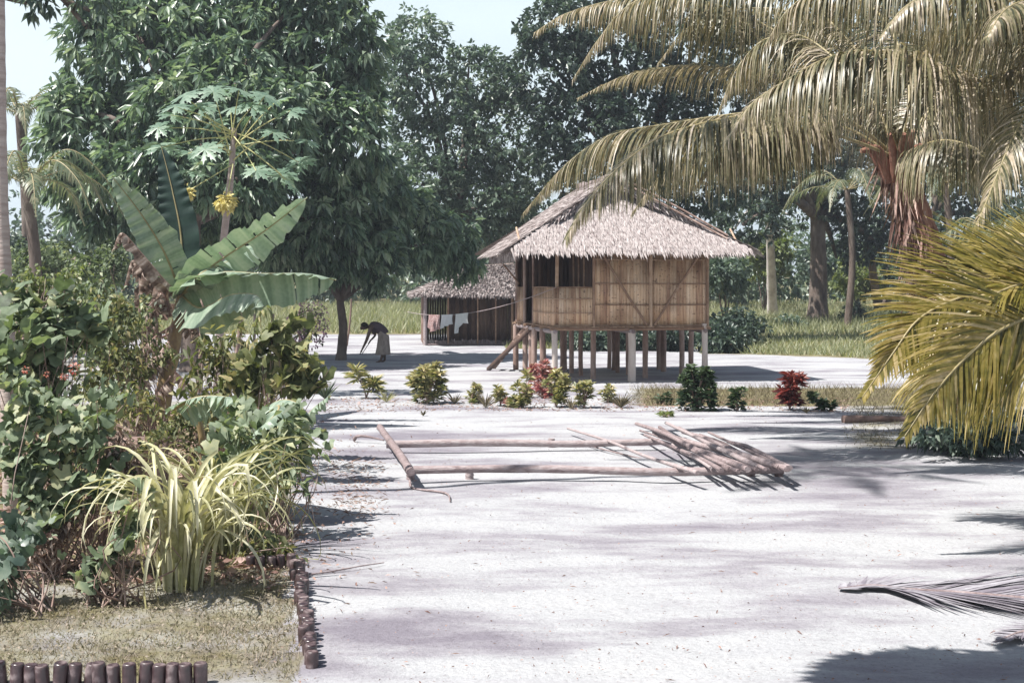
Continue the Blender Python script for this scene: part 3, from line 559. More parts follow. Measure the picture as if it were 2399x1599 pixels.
# slim pale trunk on the left edge
bL = A((22 - CX) / F * 15, 15, 0)
tl = thing('coconut_palm', 'slim pale ringed palm trunk at the left edge of the view', 'palm tree', bL, 'coconut palms')
mb = MB(); zz = np.linspace(-.1, 17, 120); px_ = np.interp(zz, [0, 1.9, 3.4, 5.7, 17], [30, 16, 2, -5, -10])
tube(mb, np.stack([(px_ - CX) / F * 15, np.full(120, 15.), zz], -1), np.interp(zz, [0, 2, 4, 17], [.10, .085, .07, .065]) * (1 + .06 * (np.arange(120) % 2 == 0)), 12, wob=.02); mb.build('trunk', M['palmbark'], tl, smooth=True)
for k in range(9):
    a_ = k * .7; T_ = A((2 - CX) / F * 15, 15, 17); frond(tl, [T_, T_ + A(math.cos(a_) * 1.2, math.sin(a_) * 1.2, .8), T_ + A(math.cos(a_) * 2.6, math.sin(a_) * 2.6, .2)], M['palm'], Lmax=.7, n=50, width=.02)
# distant palms
def far_palm(px, pytop, D, label, nf=12, FL=2.6, tr=.14, mat='palmfar'):
    x = (px - CX) / F * D; b_ = A(x, D, float(gz(x, D))); T_ = P(px, pytop, D); t = thing('coconut_palm', label, 'palm tree', b_, 'coconut palms')
    mb = MB(); tube(mb, spline([b_, (b_ + T_) / 2 + A(.25, 0, 0), T_], 14), np.linspace(tr * 1.3, tr, 14), 9); mb.build('trunk', M['bark'], t, smooth=True)
    for k in range(nf):
        a_ = k * 2.399; e = .9 - .9 * (k / nf) ; dr_ = A(math.cos(a_), math.sin(a_), 0)
        frond(t, [T_, T_ + dr_ * FL * .45 + A(0, 0, FL * .38 * e + .1), T_ + dr_ * FL * .85 + A(0, 0, FL * (.25 * e - .1)), T_ + dr_ * FL * 1.1 + A(0, 0, -FL * (.45 - .2 * e))], M[mat], Lmax=FL * .28, n=42, width=.03, hang=.9, rr=.03)
far_palm(45, 265, 46, 'distant dark coconut palm rising beside the left edge trunk', 11, 2.2)
far_palm(62, 430, 36, 'pale coconut palm half hidden behind the banana plant at far left', 12, 2.3)
far_palm(2215, 430, 60, 'coconut palm in the wood behind the leaning palm trunk', 12, 3.2)
far_palm(1985, 445, 66, 'small coconut palm between the thick forked trunk and the leaning palm', 10, 3.0)
far_palm(2330, 560, 56, 'short coconut palm in the wood at far right', 10, 2.6)
# ------------------------------------------------------------------ broadleaf trees
def crown(mb, blobs, dens, leafL, leafW, k=9, droop=.6, shell=.5):
    for (px, py, D, rx, rz) in blobs:
        c = P(px, py, D); R = A(rx / F * D, .75 * (rx + rz) / 2 / F * D, rz / F * D)
        n = int(dens * (R[0] * R[2] + R[0] * R[1] + R[1] * R[2]) / 3 * 4)
        d = nrm(rng.normal(size=(n, 3))); d[:, 1] -= .15 * rng.random(n)
        # lumpy shell
        ph = rng.uniform(0, 6.28, 6); lump = 1 + .13 * np.sin(d[:, 0] * 5 + ph[0]) * np.sin(d[:, 2] * 5 + ph[1]) + .12 * np.sin(d[:, 0] * 9 + ph[2]) * np.cos(d[:, 2] * 8 + d[:, 1] * 7 + ph[3])
        r = (shell + (1 - shell) * rng.random(n) ** .6) * lump
        tw = c + d * R * r[:, None]
        pos = np.repeat(tw, k, 0); out = np.repeat(d, k, 0); m = len(pos)
        a_ = rng.normal(size=(m, 3)); dirn = nrm(out * .5 + nrm(a_) * .9 + A(0, 0, -droop))
        tone = np.repeat(np.clip(rng.normal(.42, .22, n), 0, 1), k) + rng.normal(size=m) * .12
        leaves(mb, pos + nrm(a_) * leafL * .15, dirn, leafL * rng.uniform(.7, 1.15, m), leafW * rng.uniform(.8, 1.2, m), .3, .2, rnd=np.clip(tone, 0, 1))
def limbs(mb, root, targets, r0):
    for t in targets:
        mid = root * .55 + t * .45 + A(0, 0, .15 * np.linalg.norm(t - root)) + rng.normal(size=3) * .15
        tube(mb, spline([root, mid, t], 10), np.linspace(r0, r0 * .25, 10), 7, wob=.05)
def tree(name, label, base, fork, blobs, leafL, leafW, dens, mat, tr=.3, bark='bark', k=9, droop=.6, group='trees behind the houses', forks=None, shell=.5):
    t = thing(name, label, 'tree', base, group); mb = MB()
    path = [base - A(0, 0, .2), (base + fork) / 2 + A(rng.uniform(-.1, .1), 0, 0), fork]
    rad = np.linspace(tr, tr * .7, 16); rad[:3] *= (1.3, 1.15, 1.05); tube(mb, spline(path, 16), rad, 12, wob=.04); mb.build('trunk', M[bark], t, smooth=True)
    mb = MB(); limbs(mb, fork, [P(b_[0], b_[1] + b_[4] * .1, b_[2]) for b_ in (forks or blobs)], tr * .55); mb.build('limbs', M[bark], t, smooth=True)
    mb = MB(); crown(mb, blobs, dens, leafL, leafW, k, droop, shell); mb.build('crown', M[mat], t)
    return t
# big drooping-leaf tree, centre left
blA = [(330, 140, 42, 190, 150), (560, 110, 43, 200, 150), (760, 110, 43, 150, 130), (480, 10, 44, 230, 110), (220, 330, 41, 140, 110), (420, 300, 42, 190, 130),
       (660, 300, 42, 190, 150), (800, 330, 42, 110, 140), (260, 480, 41, 120, 90), (480, 480, 42, 190, 110), (720, 500, 42, 160, 120), (160, 240, 41, 70, 60), (190, 420, 41, 80, 80), (840, 200, 43, 60, 90), (300, 30, 43, 110, 70), (700, -10, 43, 170, 80), (400, 400, 38.5, 130, 90), (560, 420, 38.5, 120, 90), (430, 250, 39, 130, 90), (610, 270, 39, 120, 100), (300, 400, 39, 90, 80), (520, 160, 40, 120, 80)]
tree('mango_tree', 'huge mango tree with drooping leaves filling the upper left', A((446 - CX) / F * 38, 38, 0), P(455, 520, 39), blA, .42, .07, 24, 'mango', .28, 'bark', k=9, droop=.75)
blB = [(800, 560, 43, 150, 110), (880, 470, 44, 90, 110), (960, 540, 45, 110, 90), (1050, 560, 46, 80, 75), (700, 600, 42.5, 90, 60), (880, 620, 43, 60, 60), (640, 560, 42, 80, 60), (1080, 620, 46.5, 50, 40), (940, 470, 46, 70, 70)]
tree('mango_tree', 'small mango tree with forked trunk shading the bending person', G(797, 843), P(797, 705, 43.7), blB, .38, .068, 22, 'mango', .17, 'bark', k=9, droop=.8)
# central background tree
blC = [(980, 90, 58, 80, 80), (1000, 230, 58, 120, 90), (1120, 190, 60, 100, 80), (1060, 340, 58, 150, 100), (1180, 320, 60, 110, 110), (970, 420, 57, 120, 90), (1120, 480, 58, 140, 90), (1220, 440, 60, 80, 90), (950, 160, 57, 60, 100), (1100, 130, 60, 50, 30), (1190, 200, 61, 60, 60), (1000, 560, 57, 140, 60), (1180, 560, 60, 80, 60)]
tree('broadleaf_tree', 'grey-green leafy tree rising behind the low hut against the sky gap', A((1060 - CX) / F * 62, 62, .15), P(1070, 520, 60), blC, .28, .066, 22, 'bgleaf2', .25, droop=.2, k=8)
blD = [(1330, 60, 54, 130, 60), (1290, 180, 54, 110, 90), (1440, 120, 55, 140, 110), (1600, 90, 56, 150, 120), (1380, 290, 54, 130, 110), (1520, 270, 56, 150, 120), (1680, 260, 57, 130, 120), (1300, 360, 55, 70, 80), (1250, 110, 54, 60, 50), (1440, 420, 55, 130, 80), (1640, 430, 57, 120, 90), (1400, -20, 55, 160, 60), (1700, 30, 57, 120, 90)]
tree('broadleaf_tree', 'tall dark leafy tree behind the ridge of the stilt house', A((1480 - CX) / F * 60, 60, .14), P(1480, 470, 58), blD, .28, .07, 24, 'bgleaf', .4, droop=.2, k=8)
blE = [(1780, 420, 70, 110, 80), (1880, 330, 72, 140, 120), (1990, 440, 74, 120, 90), (1740, 520, 68, 90, 60), (1900, 160, 74, 180, 130), (2080, 260, 75, 170, 150), (2050, 560, 76, 110, 55), (1960, 600, 78, 60, 40)]
tE = tree('broadleaf_tree', 'thick dark forked tree standing in the grass right of the stilt house', G(1915, 752), P(1915, 510, 74), blE, .33, .085, 14, 'bgleaf', .55, droop=.3, k=8)
blF = [(2280, 200, 80, 170, 160), (2200, 440, 80, 130, 90), (2370, 430, 80, 130, 120), (2150, 60, 80, 200, 120), (2260, 580, 82, 140, 50), (2420, 600, 80, 120, 60), (2420, 250, 78, 140, 150)]
tree('broadleaf_tree', 'dark leafy tree in the wood behind the leaning palm at far right', A((2190 - CX) / F * 80, 80, .5), P(2190, 500, 80), blF, .36, .09, 10, 'bgleaf', .35, droop=.3, k=8)
tree('broadleaf_tree', 'slender tree with white lower trunk in the grass right of the stilt house', G(1810, 742), P(1802, 500, 76), [(1720, 470, 72, 80, 60), (1800, 440, 75, 90, 80), (1700, 560, 70, 60, 40), (1850, 500, 76, 60, 40)], .28, .07, 12, 'bgleaf2', .30, 'palebark', droop=.3, k=8)
tG = tree('broadleaf_tree', 'pair of thin leaning dark trunks under low foliage left of the near palm', G(2062, 735), P(2040, 600, 78), [(2030, 520, 77, 90, 60), (2110, 560, 78, 80, 50)], .3, .075, 12, 'bgleaf', .3, droop=.3, k=8)
mb = MB(); g0 = G(2075, 735); tube(mb, spline([g0, g0 + A(.2, 0, 2.2), P(2110, 560, 78)], 10), np.linspace(.32, .18, 10), 9); mb.build('trunk', M['bark'], tG, smooth=True)
# top-left overhanging twigs
blH = [(90, 10, 22, 60, 30), (210, 20, 22, 50, 55), (150, -20, 22, 110, 40), (215, 75, 22, 25, 35)]
tree('broadleaf_tree', 'twigs of a dark tree hanging into the top left corner', A((-260 - CX) / F * 22, 22, 0), P(-60, -60, 22), blH, .2, .04, 30, 'bgleaf', .2, droop=.8, k=7)
# tree beside the viewer, above and right of the frame, whose crown shades the lower right corner of the sand
tv = A(4.6, 6.6, 0); t = thing('broadleaf_tree', 'broadleaf tree beside the viewer whose crown shades the lower right corner of the sand', 'tree', tv)
mb = MB(); tube(mb, spline([tv, tv + A(-.1, .1, 2.2), tv + A(-.4, .2, 4.3)], 14), np.linspace(.2, .13, 14), 10, wob=.04); mb.build('trunk', M['bark'], t, smooth=True)
mb = MB(); lb = MB()
for c_, r_ in ((A(-.25, 7.55, 5.5), .75), (A(.75, 7.4, 5.7), 1.15), (A(2.2, 7.1, 5.8), 1.3), (A(3.6, 7.0, 6.0), 1.6), (A(5.2, 6.8, 6.0), 1.6), (A(4.2, 5.6, 6.2), 1.6)):
    n_ = 900; d = nrm(rng.normal(size=(n_, 3))); p = c_ + d * r_ * A(1, .8, .6) * (rng.random(n_) ** .4)[:, None]
    leaves(mb, np.repeat(p, 6, 0), rng.normal(size=(n_ * 6, 3)) + A(0, 0, -.3), .2, .05, .2, .2); tube(lb, spline([tv + A(-.4, .2, 4.2), (tv + A(-.4, .2, 4.6) + c_) / 2 + A(0, 0, .2), c_], 8), np.linspace(.08, .02, 8), 7)
mb.build('crown', M['bgleaf'], t); lb.build('limbs', M['bark'], t, smooth=True)
# far wood closing the horizon
mb = MB()
for i in range(70):
    px = -400 + i * 47 + rng.uniform(-25, 25); D = rng.uniform(98, 118); hgt = rng.uniform(30, 150) + (60 if px < 1300 else 0); crown(mb, [(px, 690 - hgt * .6, D, rng.uniform(70, 120), hgt)], 2.6, .55, .15, 7, .2)
for i in range(26):
    px = 1330 + i * 45 + rng.uniform(-20, 20); crown(mb, [(px, 655 - rng.uniform(0, 60), rng.uniform(88, 96), rng.uniform(50, 80), rng.uniform(40, 90))], 5, .45, .12, 7, .2)
fw = mb.build('woodland', M['bgleaf2'], kind='stuff'); fw['label'] = 'distant wood closing off the grass behind the houses'; fw['category'] = 'woodland'
# ------------------------------------------------------------------ bushes in the middle distance
def bush(label, px, pyb, D, w, h, mat, leafL, leafW, dens, name='bush', group='bushes behind the garden', flowers=None, cat='bush', droop=.2, nb=4):
    x = (px - CX) / F * D; b_ = A(x, D, float(gz(x, D))); t = thing(name, label, cat, b_, group); mb = MB()
    bl = [(px + rng.uniform(-.3, .3) * w, pyb - h * rng.uniform(.35, .75), D + rng.uniform(-.5, .5) * w / F * D, w * rng.uniform(.3, .42), h * rng.uniform(.3, .42)) for _ in range(nb)]
    bl.append((px, pyb - h * .35, D, w * .5, h * .4)); crown(mb, bl, dens, leafL, leafW, 7, droop, .3); mb.build('foliage', M[mat], t)
    mb = MB()
    for q in bl: tube(mb, spline([b_, (b_ + P(q[0], q[1], q[2])) / 2 + rng.normal(size=3) * .05, P(q[0], q[1], q[2])], 6), np.linspace(.05, .015, 6), 6)
    mb.build('stems', M['bark'], t, smooth=True)
    if flowers:
        mb = MB(); q = bl[0]
        for q in bl:
            n = flowers[1]; c = P(q[0], q[1], q[2]); R = A(q[3], (q[3] + q[4]) / 2, q[4]) / F * q[2]; d = nrm(rng.normal(size=(n, 3))); leaves(mb, c + d * R, d + rng.normal(size=(n, 3)) * .5, flowers[2], flowers[2] * .4)
        mb.build('flowers', M[flowers[0]], t, kind='stuff')
    return t
def pyg(D): return HY + (H) * F / D
bush('round dark green hedge bush left of the banana plant at far left', 110, 665, 42, 170, 110, 'shrub', .16, .05, 60)
bush('dark bush right behind the brown banana leaves', 240, 690, 40, 120, 120, 'shrub', .16, .05, 60)
bush('low dark bush at the left edge behind the pale palm trunk', 60, 640, 45, 130, 90, 'bgleaf', .2, .06, 45)
bush('leggy bush with pink flowers beside the small mango trunk', 720, 812, 46, 90, 110, 'lightleaf', .12, .03, 22, flowers=('pinkflower', 160, .09))
bush('grey-green bush left of the papaya stem', 250, 880, 26, 110, 190, 'shrub', .12, .035, 60, flowers=('flower', 12, .06))
bush('pale leafy bush under the big mango tree near the banana stem', 330, 830, 30, 80, 170, 'creeper', .12, .03, 45)
bush('light green bush beside the thick forked tree', 1790, 650, 82, 130, 120, 'lightleaf', .35, .1, 14)
bush('light green thicket right of the thick forked tree', 2010, 700, 84, 140, 90, 'lightleaf', .35, .1, 12)
bush('leafy shrub against the right wall of the stilt house', 1700, 690, 66, 100, 110, 'bgleaf2', .3, .09, 20)
bush('dark spreading bush in the shade right of the stilt house posts', 1730, 800, 54, 150, 70, 'bgleaf', .22, .05, 40)
bush('small dark bush behind the stilt house floor', 1450, 800, 62, 200, 60, 'bgleaf', .25, .06, 25)
bush('dark shrub seen under the left half of the stilt house', 1290, 800, 63, 160, 60, 'bgleaf2', .25, .06, 25)
bush('low bush in the grass between the two right tree trunks', 1860, 775, 66, 60, 40, 'bgleaf2', .2, .05, 40)
bush('small bush in the grass right of the forked tree', 1995, 760, 72, 70, 50, 'bgleaf', .25, .06, 25)
bush('dark undergrowth behind the posts at the back of the stilt house', 1400, 822, 50.5, 150, 60, 'bgleaf', .22, .05, 60, nb=6)
bush('dark undergrowth behind the right back posts of the stilt house', 1560, 824, 50, 150, 64, 'bgleaf', .22, .05, 60, nb=6)
bush('dark shrubby growth at the edge of the grass right of the stilt house', 1690, 826, 48, 110, 84, 'bgleaf', .22, .05, 50, nb=6)
bush('dark bush added at the foot of the leaning palm in place of the black shade there', 2290, 1062, 19.6, 260, 95, 'bgleaf', .16, .03, 80, nb=7)  # bush added to stand in for deep shade and cover the trunk foot
bush('tall dark thicket behind the low palm at right', 2150, 690, 66, 190, 170, 'bgleaf', .32, .08, 16, nb=7)
bush('tall dark thicket at the right edge behind the palms', 2360, 700, 64, 200, 220, 'bgleaf', .32, .08, 16, nb=7)
bush('low green bush beneath the near palm fronds at the right', 2250, 800, 52, 180, 90, 'bgleaf2', .25, .06, 25)
# ------------------------------------------------------------------ grass
def blades(mb, x, y, hgt, w, lean=.35, rnd=None):
    n = len(x); z = gz(x, y); b_ = np.stack([x, y, z - .01], -1); a_ = rng.uniform(0, 6.28, n); s = np.stack([np.cos(a_), np.sin(a_), np.zeros(n)], -1)
    w = np.broadcast_to(w, (n,))
    tip = b_ + np.stack([rng.normal(size=n) * lean * hgt, rng.normal(size=n) * lean * hgt, hgt], -1)
    V = np.stack([b_ - s * w[:, None], b_ + s * w[:, None], tip], 1).reshape(-1, 3); i = np.arange(n)[:, None] * 3
    mb.add(V, i + A(0, 1, 2).astype(int), np.repeat(rng.random(n) if rnd is None else rnd, 3))
mb = MB(); n = 90000; y = 44 + 56 * rng.random(n) ** 1.2; px = rng.uniform(-60, 2480, n); x = (px - CX) / F * y
k = soil_w(x, y) * 1.0 + .25 * np.sin(x * 1.3) * np.sin(y * .9) > .75; x, y = x[k], y[k]
blades(mb, x, y, rng.uniform(.15, .55, len(x)) * (.6 + .5 * (y > 60)), rng.uniform(.015, .035, len(x)), .5)
o = mb.build('meadow_grass', M['grass'], kind='stuff'); o['label'] = 'rough pale grass growing under the trees behind the houses'; o['category'] = 'grass'
mb = MB(); n = 26000; px = rng.uniform(1400, 2399, n); y = rng.uniform(18, 34, n); x = (px - CX) / F * y; k = soil_w(x, y) * rng.uniform(.55, 1.2, n) > .42; x, y = x[k], y[k]
blades(mb, x, y, rng.uniform(.04, .22, len(x)) * np.where(y > 26, 1, .45), .008, .6); o = mb.build('dry_grass', M['drygrass'], kind='stuff'); o['label'] = 'thin dry grass strip around the right end of the croton row'; o['category'] = 'grass'
mb = MB(); n = 30000; y = rng.uniform(8.55, 13, n); x = rng.uniform(-6, -1.3, n); lim = np.where(y < 11.9, -1.36 - (y - 8.8) * .18, -2.2); dn_ = .5 + .5 * np.sin(x * 3.1 + 1) * np.sin(y * 2.7) + rng.normal(size=n) * .3
k = (x < lim) & (dn_ > .12); x, y = x[k], y[k]; blades(mb, x, y, rng.uniform(.015, .075, len(x)), .005, .8)
n = 5000; y2 = rng.uniform(8.6, 12, n); x2 = rng.uniform(-6, -1.4, n); k = x2 < -1.4 - (y2 - 8.8) * .18; x2, y2 = x2[k], y2[k]
leaves(mb, np.stack([x2, y2, rng.uniform(.0, .07, len(x2))], -1), rng.normal(size=(len(x2), 3)) + A(0, 0, .5), .028, .009)
o = mb.build('bed_grass', M['bedgrass'], kind='stuff'); o['label'] = 'short pale weeds covering the bottle-edged garden bed'; o['category'] = 'ground cover'
mb = MB(); n = 5000; y = rng.uniform(11.2, 26, n); px = rng.uniform(-50, 640, n); x = (px - CX) / F * y
leaves(mb, np.stack([x, y, gz(x, y) + rng.uniform(0, .05, n)], -1), rng.normal(size=(n, 3)) * A(1, 1, .25), rng.uniform(.06, .2, n), rng.uniform(.01, .035, n))
o = mb.build('leaf_litter', M['litter'], kind='stuff'); o['label'] = 'dry fallen leaves on the soil under the garden plants'; o['category'] = 'leaf litter'
mb = MB(); n = 2600; y = 8.5 + 18 * rng.random(n) ** 1.3; px = rng.uniform(640, 2399, n); x = (px - CX) / F * y
leaves(mb, np.stack([x, y, gz(x, y) + .015], -1), rng.normal(size=(n, 3)) * A(1, 1, .08), rng.uniform(.008, .03, n) * (1 + 2 * (rng.random(n) < .1)), rng.uniform(.002, .007, n), rnd=rng.random(n) * .7)
n = 2200; y = rng.uniform(26.3, 29.2, n); px = rng.uniform(760, 1990, n); x = (px - CX) / F * y
leaves(mb, np.stack([x, y, gz(x, y) + .02], -1), rng.normal(size=(n, 3)) * A(1, 1, .3), rng.uniform(.03, .13, n), rng.uniform(.004, .014, n))
n = 1300; y = rng.uniform(11, 26, n); px = 640 + rng.exponential(60, n) + 20 * np.sin(y); x = (px - CX) / F * y
leaves(mb, np.stack([x, y, gz(x, y) + .02], -1), rng.normal(size=(n, 3)) * A(1, 1, .3), rng.uniform(.03, .10, n), rng.uniform(.004, .014, n))
n = 400; y = rng.uniform(14.5, 19, n); px = rng.normal(835, 40, n); x = (px - CX) / F * y
leaves(mb, np.stack([x, y, gz(x, y) + .02], -1), rng.normal(size=(n, 3)) * A(1, 1, .3), rng.uniform(.04, .14, n), .006)
o = mb.build('sand_debris', M['litter'], kind='stuff'); o['label'] = 'specks, twigs and dry scraps scattered over the sand'; o['category'] = 'debris'
# ------------------------------------------------------------------ log frame on the sand
def logthing(name, label, a, b_, r0, r1, cat='log', mat='log', bend=.03, group=None, knots=0):
    mb = MB(); a, b_ = np.asarray(a), np.asarray(b_); c = [a, a * .66 + b_ * .34 + rng.normal(size=3) * bend * A(1, 1, .4), a * .33 + b_ * .67 + rng.normal(size=3) * bend * A(1, 1, .4), b_]
    tube(mb, spline(c, 16), np.linspace(r0, r1, 16) * (1 + .05 * rng.normal(size=16)), 10, rng.random(), wob=.05); o = mb.build(name, M[mat], smooth=True); o['label'] = label; o['category'] = cat
    if group: o['group'] = group
    return o
def PZ(px, py, z):                                        # point at height z seen at this pixel
    D = (H - z) * F / (py - HY); return A((px - CX) / F * D, D, z)
logthing('log', 'long thick front log of the rectangular frame on the sand', PZ(968, 1100, .15), PZ(1836, 1100, .15), .052, .048)
logthing('log', 'long rear log of the rectangular frame on the sand', PZ(905, 1040, .13), PZ(1545, 1034, .13), .055, .05, bend=.06)
logthing('log', 'slanting left end log of the rectangular frame on the sand', PZ(890, 1000, .25), PZ(962, 1105, .21), .05, .058, bend=.008)
logthing('log', 'slanting right end log of the rectangular frame under the pole tips', PZ(1535, 1010, .13), PZ(1845, 1098, .22), .04, .04)
for (px, py, lab) in ((962, 1122, 'short stump under the front left corner of the log frame'), (1100, 1122, 'short stump under the front log near its left end'), (1825, 1116, 'short stump under the front right corner of the log frame'), (1292, 1047, 'short stump under the middle of the rear log'), (1760, 1116, 'short stump under the pole ends on the front log')):
    g = G(px, py); logthing('stump', lab, g - A(0, 0, .1), g + A(0, 0, .13), .055, .055, 'stump', group='stumps under the log frame', bend=0)
poles = [(1530, 1012, 1718, 1098, .03), (1660, 1012, 1830, 1094, .03), (1330, 1003, 1615, 1100, .03), (1510, 1018, 1680, 1096, .035), (1545, 1000, 1700, 1094, .045), (1490, 992, 1735, 1092, .045), (1560, 990, 1765, 1088, .04), (1500, 1008, 1755, 1094, .03), (1600, 1012, 1800, 1086, .045), (1640, 1018, 1815, 1090, .035), (1705, 1034, 1842, 1092, .04), (1590, 1000, 1780, 1092, .03), (1575, 1040, 1660, 1092, .025)]
ords = ['lowest and leftmost', 'second', 'third', 'fourth', 'fifth', 'sixth', 'seventh', 'eighth', 'ninth', 'tenth', 'eleventh', 'twelfth', 'thirteenth']
order = sorted(range(len(poles)), key=lambda i: poles[i][2])
for rank, i in enumerate(order):
    a0, b0, a1, b1, r = poles[i]; lift = .02 * (rank % 3)
    p_, q_ = PZ(a0, b0, .12 + lift), PZ(a1, b1, .215 + lift); q_ = q_ + (q_ - p_) * .05
    which = 'leftmost pole' if rank == 0 else ('rightmost pole' if rank == len(poles) - 1 else ords[rank] + ' pole from the left')
    logthing('pole', f'{which} among the slanting poles on the log frame', p_, q_, r * .6, r * .85, 'pole', group='poles lying across the log frame', bend=.05)
logthing('stick', 'thin bent stick lying on the sand left of the log frame', G(960, 1130) + A(0, 0, .02), G(1055, 1178) + A(0, 0, .02), .018, .008, 'stick', bend=.08)
logthing('stick', 'thin stick lying inside the log frame beside the poles', G(1365, 1042) + A(0, 0, .02), G(1630, 1100) + A(0, 0, .02), .012, .008, 'stick', bend=.06)
logthing('stick', 'crooked branch left of the rear log on the sand', G(830, 1035) + A(0, 0, .04), G(900, 1040) + A(0, 0, .06), .03, .012, 'stick', bend=.1)
logthing('stick', 'thin cane lying on the sand beyond the bottle edging corner', G(725, 1350) + A(0, 0, .02), G(900, 1322) + A(0, 0, .02), .008, .005, 'stick', bend=.02)
logthing('log', 'dark fallen log in the shade of the near palm at right', G(1975, 990) + A(0, 0, .06), G(2240, 985) + A(0, 0, .06), .07, .06, mat='logdark')
logthing('log', 'second dark fallen log behind the low palm at far right', G(2180, 1042) + A(0, 0, .05), G(2420, 1045) + A(0, 0, .05), .05, .06, mat='logdark')
M['dryfrond'] = leafmat('dry_frond', [(.16, .14, .17), (.28, .26, .29), (.40, .39, .42)], .7, .1, (1, 1, 1), .2)
def fallen(label, pts, Lmax, n, **k):
    c = [G(*q) + A(0, 0, .035) for q in pts]; t = thing('fallen_frond', label, 'palm frond', c[0] - A(0, 0, .06), 'fallen palm fronds'); frond(t, c, M['dryfrond'], Lmax=Lmax, n=n, hang=.02, width=.02, rr=.03, lift=-.22, name='leaflets', **k)
fallen('grey dried palm frond lying on the open sand at the right edge, leaflets swept back', [(2700, 1440), (2560, 1425), (2399, 1412), (2250, 1398), (2130, 1390), (2040, 1380), (1965, 1388)], 1.5, 150, fwd=-1.5, bare=.25, jit=.05)
fallen('dark drooping tip of a fallen frond at the right edge just above the shaded corner', [(2700, 1500), (2500, 1480), (2400, 1490), (2330, 1515)], .3, 50, fwd=1.2, bare=.3, jit=.1)
# ------------------------------------------------------------------ bottles
def bottle_mesh():
    prof = [(.035, -.10), (.042, .0), (.042, .125), (.040, .14), (.034, .148), (.022, .143), (.0, .138)]
    mb = MB(); seg = 14; V = []
    for r, z in prof:
        for k in range(seg): a_ = 2 * math.pi * k / seg; V.append((max(r, .0005) * math.cos(a_), max(r, .0005) * math.sin(a_), z))
    Fq = [[i * seg + k, i * seg + (k + 1) % seg, (i + 1) * seg + (k + 1) % seg, (i + 1) * seg + k] for i in range(len(prof) - 1) for k in range(seg)]
    mb.add(V, Fq, .5); return mb
bs = bottle_mesh().build('upturned_bottle', M['bottle'], smooth=True); bs['category'] = 'bottle'; first = True
zoff = ORG[bs.name][2]
ORD = 'first second third fourth fifth sixth seventh eighth ninth tenth eleventh twelfth thirteenth fourteenth fifteenth sixteenth seventeenth eighteenth nineteenth twentieth'.split()
ORD += ['twenty-' + w for w in ORD[:9]] + ['thirtieth'] + ['thirty-' + w for w in ORD[:9]]
def place_bottle(x, y, z, lab, grp, sc):
    global first
    o = bs if first else bs.copy()
    if not first: C.objects.link(o)
    first = False; o.location = (x, y, z - .025 + zoff * sc); o.scale = (sc, sc, sc); o.rotation_euler = (rng.normal() * .05, rng.normal() * .05, rng.uniform(0, 6)); o['label'] = lab; o['group'] = grp
x = -3.26; kk = 0
while x < -1.93: kk += 1; place_bottle(x, 8.50 + rng.normal() * .006, rng.normal() * .006, ORD[kk - 1] + ' upturned brown bottle from the left in the front edging row', 'bottles in the front edging row', 1.05); x += .0880
a0, a1 = A(-1.30, 8.85), A(-1.86, 11.85)
nb_ = 36
for k in range(nb_):
    p = a0 + (a1 - a0) * k / nb_; place_bottle(p[0] + rng.normal() * .01, p[1], rng.normal() * .01, ORD[k] + ' upturned brown bottle from the near end of the side edging row', 'bottles in the side edging row', .98)
for k in range(5): place_bottle(-1.93 - k * .085, 11.9 + rng.normal() * .01, rng.normal() * .008, ORD[k] + ' upturned brown bottle from the corner in the short back edging row', 'bottles in the back edging row', .98)
# ------------------------------------------------------------------ crotons and cordylines
def rosette(mb, c, n, Lf, w, up=.5, rnd=None, cup=.25, spread=1.):
    a_ = rng.uniform(0, 6.28, n); d = np.stack([np.cos(a_) * spread, np.sin(a_) * spread, rng.uniform(-.1, 1.2, n) * up * 2], -1)
    leaves(mb, np.tile(c, (n, 1)) + rng.normal(size=(n, 3)) * .02, d, Lf * rng.uniform(.7, 1.1, n), w, cup, .2, rnd=rnd)
def croton(label, px, py, h, w, mat, heads=10, leafL=.2, leafW=.028, name='croton', spiky=False, cat='shrub', group='ornamental shrubs in the row before the stilt house'):
    g = G(px, py); s = g[1] / F * 1.15; Hm, Wm = h * s, w * s; t = thing(name, label, cat, g, group); mb = MB(); sb = MB()
    for k in range(heads):
        a_ = rng.uniform(0, 6.28); r = Wm * .42 * math.sqrt(rng.random()); zc = Hm * rng.uniform(.16, .86) * (1 - .35 * (r / (Wm * .5)) ** 2); c = g + A(r * math.cos(a_), r * math.sin(a_), zc - .05)
        tube(sb, spline([g, g + (c - g) * A(.3, .3, .5), c], 5), np.linspace(.018, .008, 5), 5)
        rosette(mb, c, 24, leafL, leafW, .55, rnd=np.clip(rng.normal(.25 + .5 * zc / Hm, .2, 24), 0, 1))
        rosette(mb, c - A(0, 0, .08), 14, leafL, leafW, .2, rnd=np.clip(rng.normal(.2 + .3 * zc / Hm, .2, 14), 0, 1))
    mb.build('foliage', M[mat], t); sb.build('stems', M['logdark'], t, smooth=True); return t
croton('spiky shrub with narrow yellow leaves over red lower ones in front of the bending person', 858, 933, 95, 70, 'croton', 5, .34, .024)
croton('large rounded yellow-green croton, the broadest of the left half of the row', 1003, 945, 112, 84, 'croton', 26, .2, .03)
croton('narrow upright croton between the large rounded one and the stair foot', 1104, 944, 66, 40, 'croton', 8, .15, .024)
croton('small thin-stemmed yellow croton left of the two tall crotons', 1173, 950, 62, 36, 'croton', 6, .15, .024)
croton('tiny pinkish croton at the foot of the yellow one', 1195, 952, 46, 26, 'crotonred', 3, .13, .022)
croton('tall green-yellow croton on two bare stems left of the red bush', 1226, 955, 100, 50, 'croton', 9, .19, .028)
croton('red and pink leaved croton, the only red bush before the house posts', 1270, 930, 94, 76, 'crotonred', 22, .16, .03)
